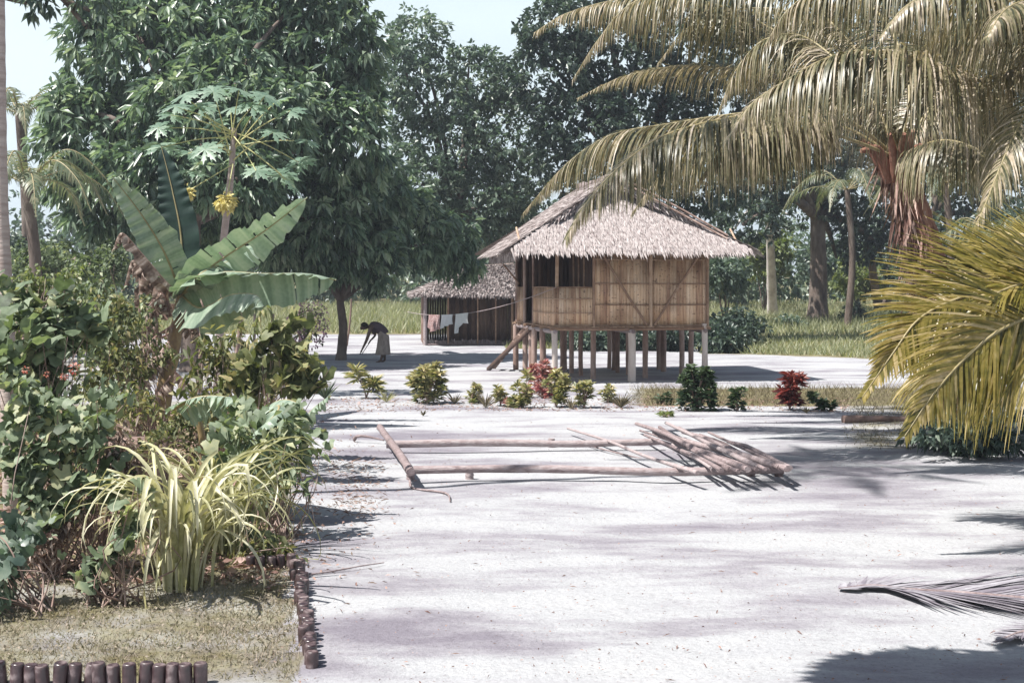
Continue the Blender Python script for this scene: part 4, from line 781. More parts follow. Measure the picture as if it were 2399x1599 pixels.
croton('yellow-green croton overlapping the right side of the red bush', 1303, 953, 100, 54, 'croton', 14, .18, .028)
croton('upright green croton on one stem in front of the dark house shade', 1369, 956, 92, 40, 'croton', 9, .17, .028)
croton('slim two-tone croton with a leaning stem left of the middle post', 1424, 943, 55, 28, 'croton', 4, .16, .026)
croton('very small dark croton in the grass right of the middle post', 1556, 948, 34, 30, 'crotongreen', 3, .14, .024)
croton('dense dark green croton bush, the tallest of the row, by the right house post', 1633, 962, 118, 76, 'crotongreen', 34, .17, .034)
croton('small dark stemmed croton right of the dense dark bush', 1728, 962, 62, 34, 'crotongreen', 6, .15, .028)
croton('bright red-leaved cordyline standing alone in the grass strip', 1850, 960, 100, 48, 'redleaf', 9, .26, .034, name='cordyline')
croton('low green leafy plant right of the red cordyline', 1925, 962, 50, 60, 'crotongreen', 5, .17, .03)
croton('small pale green seedling in the sand before the dark croton', 1560, 976, 16, 34, 'lightleaf', 3, .12, .02)
def tuft(label, px, py, h, n, mat='drygrass', name='lily', group='grassy tufts in the sand row', w=.012):
    g = G(px, py); s = g[1] / F; Lm = h * s * 1.15; mb = MB(); a_ = rng.uniform(0, 6.28, n); d = np.stack([np.cos(a_) * .5, np.sin(a_) * .5, rng.uniform(.35, 1.2, n)], -1)
    leaves(mb, np.tile(g, (n, 1)), d, Lm * rng.uniform(.6, 1, n), w, .2, .12); o = mb.build(name, M[mat]); o['label'] = label; o['category'] = 'plant'; o['group'] = group
tuft('pale spiky tuft right of the spiky yellow shrub', 905, 942, 40, 26, 'strap')
tuft('dry spiky tuft right of the large rounded croton', 1065, 946, 36, 26)
tuft('taller dry spiky tuft beside the small thin-stemmed croton', 1138, 955, 50, 34)
tuft('dry brown tuft at the left edge of the grass strip', 1455, 955, 46, 60)
tuft('thin dry tuft left of the slim two-tone croton', 1338, 958, 36, 22)
tuft('flattened dry tuft on the sand before the large rounded croton', 992, 974, 18, 20)
tuft('dark spiky tuft on the sand edge right of the leafy garden plants', 762, 935, 60, 34, 'crotongreen')
tuft('small dry tuft under the red-leaved cordyline', 1890, 968, 22, 22)
# ------------------------------------------------------------------ banana plant
def banana_leaf(parent, ctrl, W, fold=(.25, .25), mat='banana', ribs=True, tears=0, seed=1, name='leaf', up=A(0, 0, 1), ragged=.04, hangs=False):
    r2 = np.random.default_rng(seed); n = 110; pts = spline(ctrl, n); tg = nrm(np.gradient(pts, axis=0)); t = np.linspace(0, 1, n)
    prof = W * np.clip(np.sin(np.clip(t * 1.02, 0, 1) ** .62 * math.pi) ** .55, 0, 1); prof[-1] = .01; prof[:6] *= (.1, .25, .4, .6, .75, .9)
    lat = nrm(np.cross(tg, up)); nn = np.cross(lat, tg); mb = MB(); m = 7
    for side in (-1, 1):
        fo = fold[0 if side < 0 else 1]; V = np.zeros((n, m, 3)); wn = prof * (1 + ragged * np.interp(np.arange(n), np.arange(0, n + 5, 5), r2.normal(size=len(np.arange(0, n + 5, 5)))))
        for j in range(m):
            f = j / (m - 1); ang_ = -fo * (.35 + 1.3 * f) if not hangs else -fo * (.75 + .35 * f)      # blade bends down away from the rib
            if j == 0: V[:, j] = pts
            else:
                st = (wn / (m - 1))[:, None]; V[:, j] = V[:, j - 1] + lat * side * st * math.cos(ang_) + nn * st * math.sin(ang_) + tg * st * .12
            V[:, j] += nn * (.006 * np.sin(t * 70 + 4 * np.sin(t * 9)) * f)[:, None] if j else 0
        cut = np.ones((n - 1, m - 1), bool)
        for c in range(tears * 2):
            k = r2.integers(8, n - 8); cut[k:k + 1 + r2.integers(0, 2), r2.integers(0, 4):] = False; V[k + 1:k + 9, 3:, 2] -= (np.linspace(.05, 0, 8)[:, None] * r2.uniform(.3, 1.5))[:len(V[k + 1:k + 9])]
        idx = (np.arange(n - 1)[:, None] * m + np.arange(m - 1)[None]); mb.add(V.reshape(-1, 3), np.stack([idx, idx + 1, idx + m + 1, idx + m], -1)[cut], np.repeat(np.clip(.5 + .3 * np.sin(t * 60) + .15 * r2.normal(size=n), 0, 1), m))
    o = mb.build(name, M[mat], parent, smooth=True)
    r_ = MB(); tube(r_, pts - nn * .01, np.linspace(.024, .005, n), 7); r_.build('midrib', M['rib'] if mat != 'dry' else M['litter'], o, smooth=True); return o
DB = 24.5; gB = A((372 - CX) / F * DB, DB, 0)
bn = thing('banana_plant', 'banana plant with broad upright leaves and hanging brown dead leaves', 'banana plant', gB)
mb = MB(); ct = P(425, 690, DB); tube(mb, spline([gB - A(0, 0, .1), P(388, 900, DB), P(410, 790, DB), ct], 20), np.interp(np.linspace(0, 1, 20), [0, .5, 1], [.17, .14, .08]), 12, wob=.05); mb.build('stem', M['stem'], bn, smooth=True)
cf = A(0, -1, .15)
banana_leaf(bn, [ct] + fp([(425, 560, 24.6), (405, 450, 24.7), (378, 342, 24.8)]), 0.34, (.12, .12), 'bananashaded', seed=2, up=A(0, 1, .2))
banana_leaf(bn, [ct] + fp([(385, 590, 24.2), (330, 500, 24), (262, 412, 23.8)]), 0.37, (.25, .1), seed=3, tears=2, up=A(-.2, .9, .4))
banana_leaf(bn, [ct] + fp([(500, 620, 24.2), (620, 540, 24), (720, 462, 23.8)]), 0.46, (.15, .2), seed=4, tears=5, up=A(-.2, .75, .6))
banana_leaf(bn, [ct] + fp([(500, 640, 24), (620, 640, 23.6), (720, 640, 23.3), (788, 655, 23.1)]), 0.66, (1.35, .3), hangs=True, up=A(0, .25, 1), seed=5, tears=3)
banana_leaf(bn, [ct] + fp([(470, 640, 23.8), (560, 600, 25), (610, 560, 26)]), 0.40, (.2, .5), seed=6, tears=2)
banana_leaf(bn, [ct] + fp([(470, 720, 23.7), (540, 690, 23.2), (600, 690, 22.9), (620, 720, 22.8)]), 0.5, (1.35, .9), hangs=True, seed=7, tears=3)
banana_leaf(bn, [ct] + fp([(390, 660, 24.1), (330, 590, 23.9), (285, 545, 23.8), (262, 590, 23.7)]), 0.20, (.9, .9), 'dry', seed=8, tears=6, ragged=.2)
for k, q in enumerate([[(395, 700), (350, 640), (310, 610), (290, 680)], [(400, 720), (370, 640), (330, 640), (325, 740)], [(398, 730), (370, 700), (350, 720), (348, 830)], [(405, 760), (350, 800), (310, 860), (300, 880)], [(395, 850), (350, 870), (320, 920), (290, 965)], [(400, 740), (385, 690), (365, 700), (375, 800)], [(400, 880), (360, 930), (320, 950), (300, 962)], [(415, 720), (455, 760), (470, 800), (480, 860)], [(395, 800), (370, 830), (345, 850), (330, 870)], [(410, 870), (440, 900), (470, 940), (480, 980)]]):
    banana_leaf(bn, fp([(a_, b_, DB - .15 - .02 * k) for a_, b_ in q]), .16 + .03 * (k % 3), (1.1, 1.2), 'dry', seed=20 + k, tears=6, name='dead_leaf', ragged=.4)
    banana_leaf(bn, fp([(a_ + rng.uniform(-14, 10), b_ + rng.uniform(-10, 22), DB + .12 + .02 * k) for a_, b_ in q]), .12 + .03 * (k % 3), (1.3, 1.0), 'dry', seed=60 + k, tears=8, name='dead_leaf', ragged=.4)
# ------------------------------------------------------------------ papaya
DQ = 30.; gP = A((512 - CX) / F * DQ, DQ, 0); tp = P(549, 300, DQ)
pp = thing('papaya_tree', 'slender papaya tree with star of long leaf stalks and two yellow blossom clusters', 'papaya tree', gP)
mb = MB(); tube(mb, spline([gP - A(0, 0, .1), P(520, 620, DQ), P(540, 420, DQ), tp], 30), np.linspace(.10, .055, 30) * (1 + .03 * rng.normal(size=30)), 10); mb.build('trunk', M['papbark'], pp, smooth=True)
def papaya_leaf(c, R, nrmv, parent):
    nv = nrm(nrmv); a_ = nrm(np.cross(nv, A(.3, .2, 1))); b_ = np.cross(nv, a_); mb = MB()
    lobes = 9
    for k in range(lobes):
        th = -2.5 + 5 * k / (lobes - 1) + rng.normal() * .05 - math.pi / 2; d = a_ * math.cos(th) + b_ * math.sin(th); s = np.cross(nv, d); Lb = R * (1 - .25 * abs(k - 4) / 4) * rng.uniform(.9, 1.1)
        # deeply cut lobe with side teeth
        prof = [(0, .02), (.3, .09), (.45, .20), (.50, .10), (.68, .17), (.74, .06), (1, .0)]
        ctr = [c + d * Lb * t - A(0, 0, 1) * .25 * Lb * t * t for t, w in prof]
        V = []
        for (t, w), q in zip(prof, ctr): V += [q + s * w * Lb + d * w * .4 * Lb - nv * w * .25 * Lb, q, q - s * w * Lb + d * w * .4 * Lb - nv * w * .25 * Lb]
        Fq = []
        for i in range(len(prof) - 1): b0 = i * 3; Fq += [[b0, b0 + 1, b0 + 4, b0 + 3], [b0 + 1, b0 + 2, b0 + 5, b0 + 4]]
        mb.add(V, Fq, rng.random())
    return mb.build('leaf', M['papaya'], parent)
plv = [(400, 270), (430, 225), (500, 215), (560, 210), (620, 225), (680, 260), (640, 310), (720, 330), (700, 380), (380, 345), (440, 360), (480, 350), (600, 400), (660, 410), (690, 440), (410, 250), (590, 250), (470, 250), (540, 255), (450, 400), (650, 235), (500, 290), (370, 300)]
for (px, py) in plv:
    dd = DQ + rng.uniform(-1.0, .3); c = P(px, py, dd); st = P(545 + rng.uniform(-6, 6), rng.uniform(300, 385), DQ)
    pb = MB(); tube(pb, spline([st, (st + c) / 2 + A(0, 0, .06), c], 8), np.linspace(.016, .01, 8), 6); pt = pb.build('petiole', M['petiole'], pp, smooth=True)
    papaya_leaf(c, rng.uniform(.42, .55), A(rng.normal() * .3, -.55 + rng.normal() * .25, .8), pt)
for (px, py, sx, sy) in ((442, 458, 545, 385), (541, 478, 546, 385)):
    c = P(px, py, DQ - .4); pb = MB(); st = P(sx, sy, DQ - .1); c = c - A(0, .5, 0); tube(pb, spline([st, c], 5), .012, 6); pt = pb.build('flower_stalk', M['petiole'], pp, smooth=True)
    mb = MB(); n = 260; d = nrm(rng.normal(size=(n, 3))); leaves(mb, c + d * rng.uniform(.02, .21, n)[:, None], d + rng.normal(size=(n, 3)) * .6 + A(0, 0, -.5), rng.uniform(.07, .14, n), .032, .4); mb.build('blossom', M['yellow'], pt)
# ------------------------------------------------------------------ foreground garden plants
def lobed(mb, pos, nv, R, rnd):
    """vine-like five-lobed leaves"""
    ths = np.array([-2.6, -1.9, -1.25, -.62, 0, .62, 1.25, 1.9, 2.6]); rad = np.array([.55, .85, .62, .95, 1.15, .95, .62, .85, .55]); rad = np.array([.6, .85, .66, .92, .78 * 1.3, .92, .66, .85, .6])
    n = len(pos); nv = nrm(nv); a_ = nrm(np.cross(nv, rng.normal(size=(n, 3)))) ; dn = nrm(A(0, 0, -1) - nv * (-nv[:, 2:3])); a_ = nrm(dn + .5 * a_); b_ = np.cross(nv, a_)
    rim = pos[:, None] + R[:, None, None] * rad[None, :, None] * (np.cos(ths)[None, :, None] * a_[:, None] + np.sin(ths)[None, :, None] * b_[:, None]) - nv[:, None] * (R[:, None, None] * .12 * (1 + np.cos(ths * 3)[None, :, None]))
    V = np.concatenate([pos[:, None], rim], 1).reshape(-1, 3); i = np.arange(n)[:, None, None] * 10; k = np.arange(8)[None, :, None]
    Fc = (i + np.concatenate([np.zeros_like(k), k + 1, k + 2], -1)).reshape(-1, 3); mb.add(V, Fc, np.repeat(rnd, 10))
def leafy_shrub(name, label, g, ell, n, R, mat, group=None, cat='shrub', shape='lobed', L2=(.12, .035), flowers=0, nm=A(-.25, -.55, .7), stems=8, sp=.75):
    t = thing(name, label, cat, g, group); mb = MB(); per = n // len(ell); sb = MB()
    for (px, py, D, rx, rz) in ell:
        c = P(px, py, D); Rr = A(rx, (rx + rz) * .5, rz) / F * D; m = int(per * (rx * rz) / np.mean([e[3] * e[4] for e in ell])); d = nrm(rng.normal(size=(m, 3))); pos = c + d * Rr * (rng.random(m) ** .4 * rng.choice([.8, 1.0, 1.25, 1.6], m, p=[.3, .3, .25, .15]))[:, None]; pos += .12 * np.sin(pos[:, ::-1] * 9 + 1.7)
        if shape == 'lobed': lobed(mb, pos, nm + rng.normal(size=(m, 3)) * sp, R * rng.uniform(.5, 1.3, m), np.clip(rng.normal(.5, .3, m), 0, 1))
        else: leaves(mb, pos, nrm(rng.normal(size=(m, 3))) + A(.2, -.1, -.6), L2[0] * rng.uniform(.6, 1.2, m), L2[1], .25, .2)
        for k in range(stems):
            e = pos[rng.integers(0, m)]; tube(sb, spline([g + rng.normal(size=3) * A(.1, .1, 0), (g + e) / 2 + rng.normal(size=3) * .12, e], 8), np.linspace(.009, .003, 8), 5)
        if flowers:
            f_ = MB() if not 'fb' in t else None
    mb.build('foliage', M[mat], t); sb.build('stems', M['logdark'], t, smooth=True)
    if flowers:
        for (px, py, D, s_) in flowers:
            fb = MB(); c = P(px, py, D); m = 26; d = nrm(rng.normal(size=(m, 3))); leaves(fb, c + d * s_ * .4, d, s_ * .4, s_ * .14, .3); fb.build('flower', M['flower'], t)
    return t
leafy_shrub('vine_shrub', 'tall shrub with large pale lobed leaves at the left edge', A(-4.6, 13.4, 0), [(110, 720, 13.5, 105, 50), (60, 770, 13.3, 80, 60), (170, 790, 13.6, 70, 50), (110, 860, 13.4, 100, 60), (30, 860, 13.2, 60, 70)], 560, .11, 'shrub', 'lobed-leaf shrubs', nm=A(-.2, -.35, .9))
leafy_shrub('vine_shrub', 'leafy shrub with red flowers and small lobed leaves below the tall one', A(-3.9, 11.6, 0), [(60, 960, 11.6, 80, 60), (180, 960, 11.8, 90, 60), (90, 1060, 11.5, 110, 60), (210, 1060, 11.7, 80, 60), (60, 1160, 11.3, 90, 60), (200, 1150, 11.5, 90, 50)], 860, .075, 'shrub', 'lobed-leaf shrubs', flowers=[(60, 865, 11.6, .05), (175, 862, 11.6, .08), (110, 876, 11.6, .04), (150, 880, 11.5, .05)])
leafy_shrub('vine_shrub', 'dark tangled shrub in the lower left corner', A(-3.6, 10.4, 0), [(15, 1250, 10.5, 60, 70), (30, 1310, 10.4, 50, 60), (0, 1350, 10.2, 50, 50)], 230, .08, 'bgleaf2', 'lobed-leaf shrubs', nm=A(.2, -.4, .5))
leafy_shrub('vine_shrub', 'small lobed-leaf shoot at the left foot of the strap-leaved clump', A(-3.05, 10.6, 0), [(250, 1270, 10.5, 50, 45), (235, 1320, 10.5, 45, 35), (290, 1190, 10.7, 45, 40)], 110, .085, 'shrub', 'lobed-leaf shrubs')
leafy_shrub('garden_shrub', 'loose thin bush with reddish leaves behind the lobed-leaf shrubs', A(-5.4, 19, 0), [(260, 760, 19, 70, 60), (310, 830, 19, 70, 50), (240, 880, 19, 70, 50)], 1500, .1, 'creeper', shape='leaf', L2=(.1, .025))
leafy_shrub('garden_shrub', 'leggy bush with thin pale stems left of the banana stem', A(-5.4, 21, 0), [(230, 700, 21, 60, 50), (290, 760, 21, 60, 60), (220, 820, 20.5, 60, 50), (300, 900, 20.5, 50, 50), (250, 930, 20, 70, 50)], 1700, .1, 'shrub', shape='leaf', L2=(.10, .026), stems=12)
leafy_shrub('garden_shrub', 'tangle of yellowing leaves and twigs right of the banana stem', A(-4.0, 18.5, 0), [(480, 860, 18.5, 60, 60), (540, 800, 18.5, 60, 50), (600, 900, 18, 60, 50), (500, 930, 17.5, 80, 40), (680, 860, 18, 50, 60)], 650, .1, 'creeper', shape='leaf', L2=(.17, .034), stems=22)
leafy_shrub('garden_shrub', 'pale twiggy bush rising behind the tall lobed-leaf shrub at far left', A(-7.5, 20, 0), [(60, 680, 22, 80, 40), (190, 690, 22, 70, 40), (130, 660, 22, 80, 30)], 900, .1, 'lightleaf', shape='leaf', L2=(.12, .03), stems=14)
leafy_shrub('garden_shrub', 'low mixed weeds and twigs at the foot of the banana plant', A(-5.0, 18, 0), [(300, 960, 18, 70, 45), (400, 1010, 17, 70, 40), (330, 1040, 16, 60, 40), (480, 1010, 17, 60, 50)], 1200, .1, 'creeper', shape='leaf', L2=(.10, .022), stems=12)
leafy_shrub('garden_shrub', 'brownish twiggy growth between the lobed-leaf shrubs and the strap-leaved clump', A(-3.7, 12, 0), [(260, 1130, 12, 60, 60), (300, 1060, 12.3, 50, 50), (150, 1250, 11.3, 70, 50), (240, 1350, 10.6, 50, 20)], 900, .1, 'dry', shape='leaf', L2=(.10, .016), stems=16)
# strap-leaved clump
def strap_clump(label, g, specs, group=None):
    t = thing('spider_lily', label, 'plant', g, group)
    for (a_, Lm, rise, reach, w, tone) in specs:
        d = A(math.cos(a_), math.sin(a_), 0); b0 = g + d * .08 + rng.normal(size=3) * A(.07, .07, 0); n = 16; s = np.linspace(0, 1, n)
        th0 = rise; ang_ = th0 - s ** 2.3 * (th0 + reach); dl_ = Lm / n; p = np.zeros((n, 3)); p[0] = b0; crook = int(rng.uniform(6, 13)) if rng.random() < .35 else 99
        extra = 0
        for i in range(1, n):
            if i == crook: extra = 1.1
            q = ang_[i] - extra; p[i] = p[i - 1] + dl_ * (d * math.cos(q) + A(0, 0, math.sin(q)))
        p[:, 2] = np.maximum(p[:, 2], .02)
        lat = nrm(np.cross(nrm(np.gradient(p, axis=0)), A(0, 0, 1)) + d * 1e-3); tw = rng.uniform(-.6, .6); nn = np.cross(lat, nrm(np.gradient(p, axis=0)))
        lat = nrm(lat * math.cos(tw) + nn * math.sin(tw)); nn = np.cross(lat, nrm(np.gradient(p, axis=0)))
        wv = (w * np.interp(s, [0, .25, .6, 1], [.6, 1, .85, .05]))[:, None]; V = np.stack([p - lat * wv + nn * wv * .5, p, p + lat * wv + nn * wv * .5], 1).reshape(-1, 3)
        idx = (np.arange(n - 1)[:, None] * 3 + np.arange(2)[None]); mb = MB(); mb.add(V, np.stack([idx, idx + 1, idx + 4, idx + 3], -1).reshape(-1, 4), np.repeat(np.clip(tone + .15 * (s - .5), 0, 1), 3)); mb.build('leaf', M['strap'], t, smooth=True)
    return t
g1 = A((425 - CX) / F * 11.1, 11.1, 0)
strap_clump('big clump of long yellow-green strap leaves behind the bottle-edged bed', g1, [(rng.uniform(0, 6.28), rng.uniform(1.0, 2.15), rng.uniform(1.36, 1.57), rng.uniform(1.2, 1.57), rng.uniform(.015, .032), np.clip(rng.normal(.7, .25), 0, 1)) for _ in range(100)])
g2 = A((520 - CX) / F * 12.6, 12.6, 0)
strap_clump('second smaller clump of strap leaves right behind the big one', g2, [(rng.uniform(0, 6.28), rng.uniform(1.0, 2.0), rng.uniform(1.25, 1.55), rng.uniform(.9, 1.5), rng.uniform(.012, .026), np.clip(rng.normal(.45, .25), 0, 1)) for _ in range(90)])
# ribbed drooping leaves and other plants right of the clump
yb_ = thing('young_banana', 'low broad-leaved plant with drooping ribbed leaves between the banana and the sand', 'plant', A((470 - CX) / F * 15.5, 15.5, 0))
gy = A((480 - CX) / F * 15.5, 15.5, 0)
mb = MB(); tube(mb, spline([gy, P(470, 1000, 15.5), P(430, 945, 15.5)], 8), .04, 8); mb.build('stem', M['stem'], yb_, smooth=True)
banana_leaf(yb_, fp([(405, 955, 15.4), (460, 930, 15.2), (530, 928, 15.1), (600, 950, 15.0)]), .30, (1.0, .25), 'banana', seed=41, tears=14, ragged=.15)
banana_leaf(yb_, fp([(600, 1010, 15.2), (640, 945, 14.8), (690, 940, 14.5), (740, 990, 14.3)]), .20, (.8, .5), 'banana', seed=42, tears=4)
banana_leaf(yb_, fp([(600, 1000, 14.8), (650, 950, 14.3), (640, 975, 14), (560, 1040, 13.8)]), .17, (.5, .5), 'banana', seed=43, tears=2)
banana_leaf(yb_, fp([(610, 1060, 14.8), (690, 1000, 14.6), (740, 950, 14.5), (775, 925, 14.4)]), .10, (.5, .7), 'banana', seed=44, tears=3)
leafy_shrub('climber', 'broad-leaved climber on sticks at the edge of the sand', A((640 - CX) / F * 17, 17, 0), [(680, 820, 17, 55, 50), (620, 860, 17, 50, 50), (690, 880, 16.9, 45, 50), (560, 880, 17.2, 50, 40), (650, 790, 17, 40, 30)], 330, .12, 'creeper', nm=A(0, -.7, .5), stems=5)
leafy_shrub('garden_shrub', 'leafy twigs hanging over the sand right of the strap-leaved clump', A((640 - CX) / F * 13.4, 13.4, 0), [(660, 1060, 13.4, 55, 50), (690, 1030, 13.6, 45, 50), (630, 1120, 13.3, 50, 40), (715, 1150, 13.2, 30, 14), (600, 1010, 13.6, 40, 50), (620, 1240, 12.8, 25, 50)], 420, .1, 'shrub', shape='leaf', L2=(.15, .036), stems=6)
leafy_shrub('climber', 'pale broad-leaved plant drooping beside the ribbed leaves above the strap-leaved clump', A((590 - CX) / F * 14.6, 14.6, 0), [(560, 1000, 14.6, 70, 45), (640, 990, 14.4, 60, 45), (700, 1000, 14.3, 50, 40), (520, 1070, 14.5, 60, 50), (600, 1090, 14.3, 60, 50)], 330, .10, 'shrub', nm=A(.1, -.6, .6), stems=5)
leafy_shrub('garden_shrub', 'low leafy weeds at the right foot of the strap-leaved clump', A((600 - CX) / F * 12.2, 12.2, 0), [(590, 1300, 12.2, 40, 45), (560, 1340, 12, 60, 25), (640, 1330, 12.1, 40, 22)], 500, .1, 'creeper', shape='leaf', L2=(.09, .02), stems=6)
# yellowing pinnate leaves
ct_ = thing('cassava_plant', 'plant with arching yellowed pinnate leaves before the stick fence', 'plant', A((560 - CX) / F * 19, 19, 0))
for q in ([(575, 980), (560, 860), (600, 760), (625, 720), (650, 780)], [(560, 980), (520, 860), (480, 790), (450, 800)], [(570, 980), (540, 880), (520, 820), (560, 850)], [(590, 980), (600, 880), (570, 800), (520, 790), (485, 810)], [(600, 980), (660, 880), (720, 790), (745, 740)]):
    frond(ct_, fp([(a_, b_, 19) for a_, b_ in q]), M['creeper'], Lmax=.38, n=22, width=.045, hang=1.2, rr=.014, bare=.45, name='compound_leaf')
# sticks / low fence near the mango
for i, (px, py, top_, lab, r) in enumerate([(466, 920, 600, 'dark straight post between banana and papaya stems', .07), (555, 835, 730, 'short leaning post left of the stick group under the mango', .08), (592, 850, 735, 'middle dark stick of the group under the mango', .05), (628, 845, 735, 'right dark stick of the group under the mango', .045), (705, 830, 705, 'thin stake beside the pink flowering bush', .04), (812, 810, 700, 'thin stake right behind the small mango trunk', .04)]):
    g = G(px, py); logthing('post', lab, g - A(0, 0, .1), P(px + rng.uniform(-8, 14), top_, g[1]), r, r * .8, 'post', 'logdark', group='posts and sticks under the mango')
# planter crate behind the clump
D_ = 16.0; c0 = A((236 - CX) / F * D_, D_, 0)
cr_ = thing('wooden_crate', 'weathered low wooden box behind the strap-leaved clump', 'crate', c0)
for k in range(3):
    mb = MB(); box(mb, c0 + A(0, 0, .05 + k * .17), A(.6, .05, 0), A(0, .025, 0), A(0, 0, .155)); mb.build('board', M['logdark'], cr_)
for v_ in (0, .56):
    mb = MB(); box(mb, c0 + A(v_, .03, 0), A(.05, 0, 0), A(0, .7, 0), A(0, 0, .56)); mb.build('side', M['logdark'], cr_)
mb = MB(); box(mb, c0 + A(-.03, -.03, .575), A(.66, 0, 0), A(0, .8, 0), A(0, 0, .03)); mb.build('lid', M['logdark'], cr_)
# pale low building far left
D_ = 48; c0 = P(95, 700, D_); c0[2] = 0
pb_ = thing('low_building', 'pale low building half hidden behind the hedge at far left', 'building', c0)
mb = MB(); box(mb, c0, A(1.6, 0, 0), A(0, 2.5, 0), A(0, 0, 2.8)); mb.build('wall', M['postpale'], pb_)
mb = MB(); sheetfaces(mb, [c0 + A(-.3, -.5, 2.86), c0 + A(1.9, -.5, 2.86), c0 + A(1.9, 1.4, 3.4), c0 + A(-.3, 1.4, 3.4)], .08); mb.build('roof', M['thatchbase'], pb_)
# ------------------------------------------------------------------ person bending forward, facing left
DW = 42.5; sc = DW / F
gW = G(893, 848); DW = gW[1]; sc = DW / F
pw = thing('person', 'person bending forward in a long grey-brown skirt, sweeping the sand in the tree shade', 'person', gW)
def W3(px, py, dy=0.): return A((px - CX) * sc, DW + dy, H - (py - HY) * sc)
def skinned(name, verts, edges, rad, mat, parent, root=0, sub=2):
    me = bpy.data.meshes.new(name); org = A(*parent['_o']); me.from_pydata([tuple(np.asarray(v) - org) for v in verts], edges, []); o = bpy.data.objects.new(name, me); C.objects.link(o); o.parent = parent
    md = o.modifiers.new('skin', 'SKIN'); md.use_smooth_shade = True
    for i, r in enumerate(rad): me.skin_vertices[0].data[i].radius = (r, r) if np.ndim(r) == 0 else r; me.skin_vertices[0].data[i].use_root = (i == root)
    s = o.modifiers.new('sub', 'SUBSURF'); s.levels = sub; s.render_levels = sub; me.materials.append(mat); return o
skin = noisemat('dark_skin', [(.075, .042, .03), (.11, .062, .045)], 10, rough=.5, bump=.05)
V = []; E = []; R = []
def jv(p, r, par=None):
    V.append(p); R.append(r); i = len(V) - 1
    if par is not None: E.append((par, i))
    return i
pel = jv(W3(900, 788), (.15, .13)); w1 = jv(W3(894, 775), (.135, .12), pel); ch = jv(W3(882, 766), (.15, .13), w1); sh = jv(W3(871, 764), (.13, .12), ch); nk = jv(W3(863, 765), .05, sh); hd0 = jv(W3(857, 765.5), .075, nk); hd1 = jv(W3(851, 766), .095, hd0); hd2 = jv(W3(846.5, 769), .07, hd1)
jv(W3(846, 772.5), .03, hd2)                              # nose / chin towards the ground
def hand(par, wr, dirn):
    p = jv(wr + dirn * .06, (.032, .02), par)
    for k, off in enumerate((-.03, -.01, .01, .03)):
        b_ = wr + dirn * (.10) + A(0, off, 0); i = jv(b_, .010, p); i = jv(b_ + dirn * .035 + A(.006, 0, -.005), .009, i); jv(b_ + dirn * (.06 - .006 * abs(k - 1)) + A(.018, 0, -.004), .008, i)
    i = jv(wr + dirn * .05 + A(.03, -.02, 0), .011, p); jv(wr + dirn * .08 + A(.04, -.025, 0), .009, i)
for sy, el, wr in ((-.19, (860, 797), (849, 819)), (.19, (874, 784), (869, 796))):
    s_ = jv(W3(870 if sy < 0 else 873, 768, sy), .068, sh); e_ = jv(W3(*el, sy * 1.0 if sy < 0 else .12), .05, s_)
    if sy > 0: e_ = jv(W3(878, 786, .17), .04, s_)
    w_ = jv(W3(*wr, sy * .8 if sy < 0 else .05), .027, e_); hand(w_, W3(*wr, sy * .8 if sy < 0 else .05), nrm(W3(*wr) - W3(*((860, 797) if sy < 0 else (878, 786)))))
for sy in (-.1, .1):
    h_ = jv(W3(900, 793, sy), .10, pel); k_ = jv(W3(899, 820, sy), .065, h_); a_ = jv(W3(897 + sy * 40, 843, sy), .04, k_); jv(W3(891 + sy * 40, 847, sy), .035, a_); jv(W3(885 + sy * 40, 848, sy), .025, len(V) - 1)
body = skinned('body', V, E, R, skin, pw)
hair = MB(); c = W3(853.5, 763); n = 1500; d = nrm(rng.normal(size=(n, 3))); k = (d @ nrm(A(.5, 0, .9))) > -.25; d = d[k]; leaves(hair, c + d * A(.10, .095, .095), d + rng.normal(size=d.shape) * .8, .035, .008); hair.build('hair', leafmat('hair', [(.01, .008, .007), (.02, .015, .012)], .7, 0), pw)
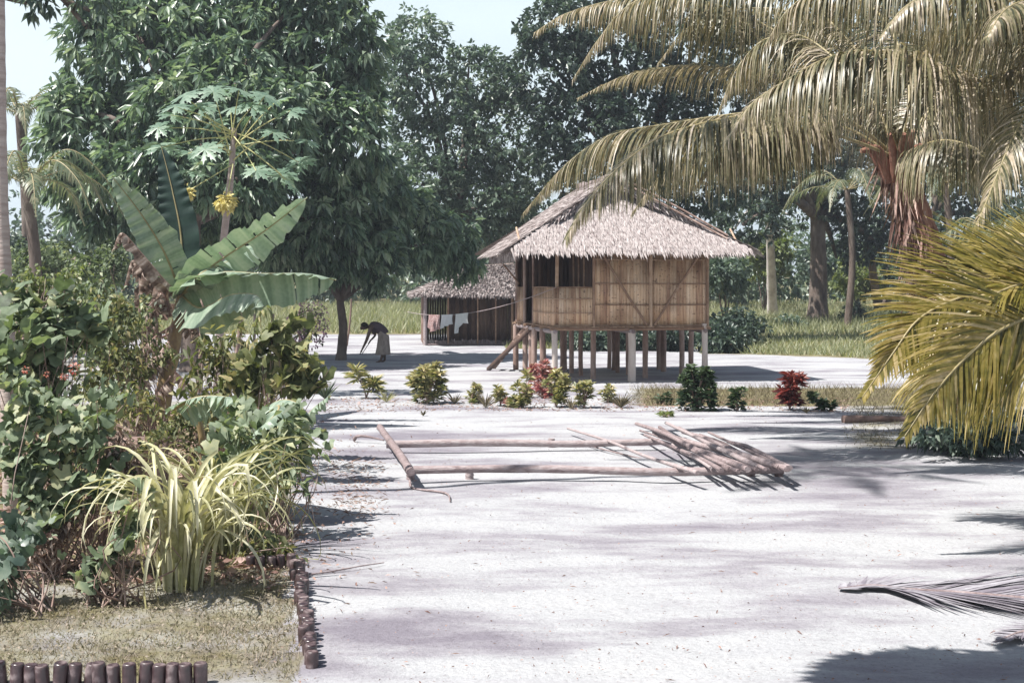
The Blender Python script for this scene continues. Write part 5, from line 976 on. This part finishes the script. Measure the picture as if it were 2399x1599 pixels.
# blouse and skirt as sleeves around the body
mb = MB(); tube(mb, spline([W3(866, 765), W3(874, 764.5), W3(884, 767), W3(894, 774), W3(900, 783)], 14), np.interp(np.linspace(0, 1, 14), [0, .15, .45, .8, 1], [.08, .145, .175, .165, .17]), 16, wob=.015); mb.build('blouse', noisemat('dark_blouse', [(.05, .035, .045), (.09, .06, .07)], 8, rough=.9), pw, smooth=True)
mb = MB(); seg = 26; rows = []
for t_, (pxc, pyc, rx, ry) in enumerate([(893.5, 774.5, .13, .15), (898, 780, .17, .19), (898.5, 790, .175, .2), (898, 803, .19, .21), (897.5, 816, .21, .22), (896.5, 830, .235, .24)]):
    c = W3(pxc, pyc); th = np.linspace(0, 2 * math.pi, seg, endpoint=False); f = 1 + .07 * np.sin(th * 7) * t_ / 5
    tilt = max(0, (2.0 - t_) * .35)
    rows.append(np.stack([c[0] + rx * f * np.cos(th), c[1] + ry * f * np.sin(th), c[2] + tilt * rx * np.cos(th) * -1], -1))
Rr = np.stack(rows); i = np.arange(5)[:, None] * seg; j = np.arange(seg)[None]; mb.add(Rr.reshape(-1, 3), np.stack([i + j, i + (j + 1) % seg, i + seg + (j + 1) % seg, i + seg + j], -1).reshape(-1, 4), .5)
mb.build('skirt', noisemat('grey_brown_skirt', [(.17, .135, .115), (.28, .23, .20), (.36, .31, .27)], 9, (1, 1, .4), .9, .3), pw, smooth=True)
logthing('broom', 'short grey stick broom held by the bending person', W3(871, 794, .04), W3(848, 829, -.02), .013, .011, 'broom', bend=.0)
mb = MB(); box(mb, A(-940, -12, -1.2), A(1880, 0, 0), A(0, 940, 0), A(0, 0, 42))
hm = bpy.data.materials.new('haze_air'); hm.use_nodes = True; hn = hm.node_tree; hn.nodes.remove(hn.nodes['Principled BSDF']); hv = hn.nodes.new('ShaderNodeVolumePrincipled')
hv.inputs['Density'].default_value = .0008; hv.inputs['Color'].default_value = (.80, .86, 1, 1); hv.inputs['Anisotropy'].default_value = .3; hn.links.new(hv.outputs[0], hn.nodes['Material Output'].inputs['Volume'])
mb.build('haze', hm, kind='stuff')
for o in bpy.data.objects:
    if '_o' in o: del o['_o']
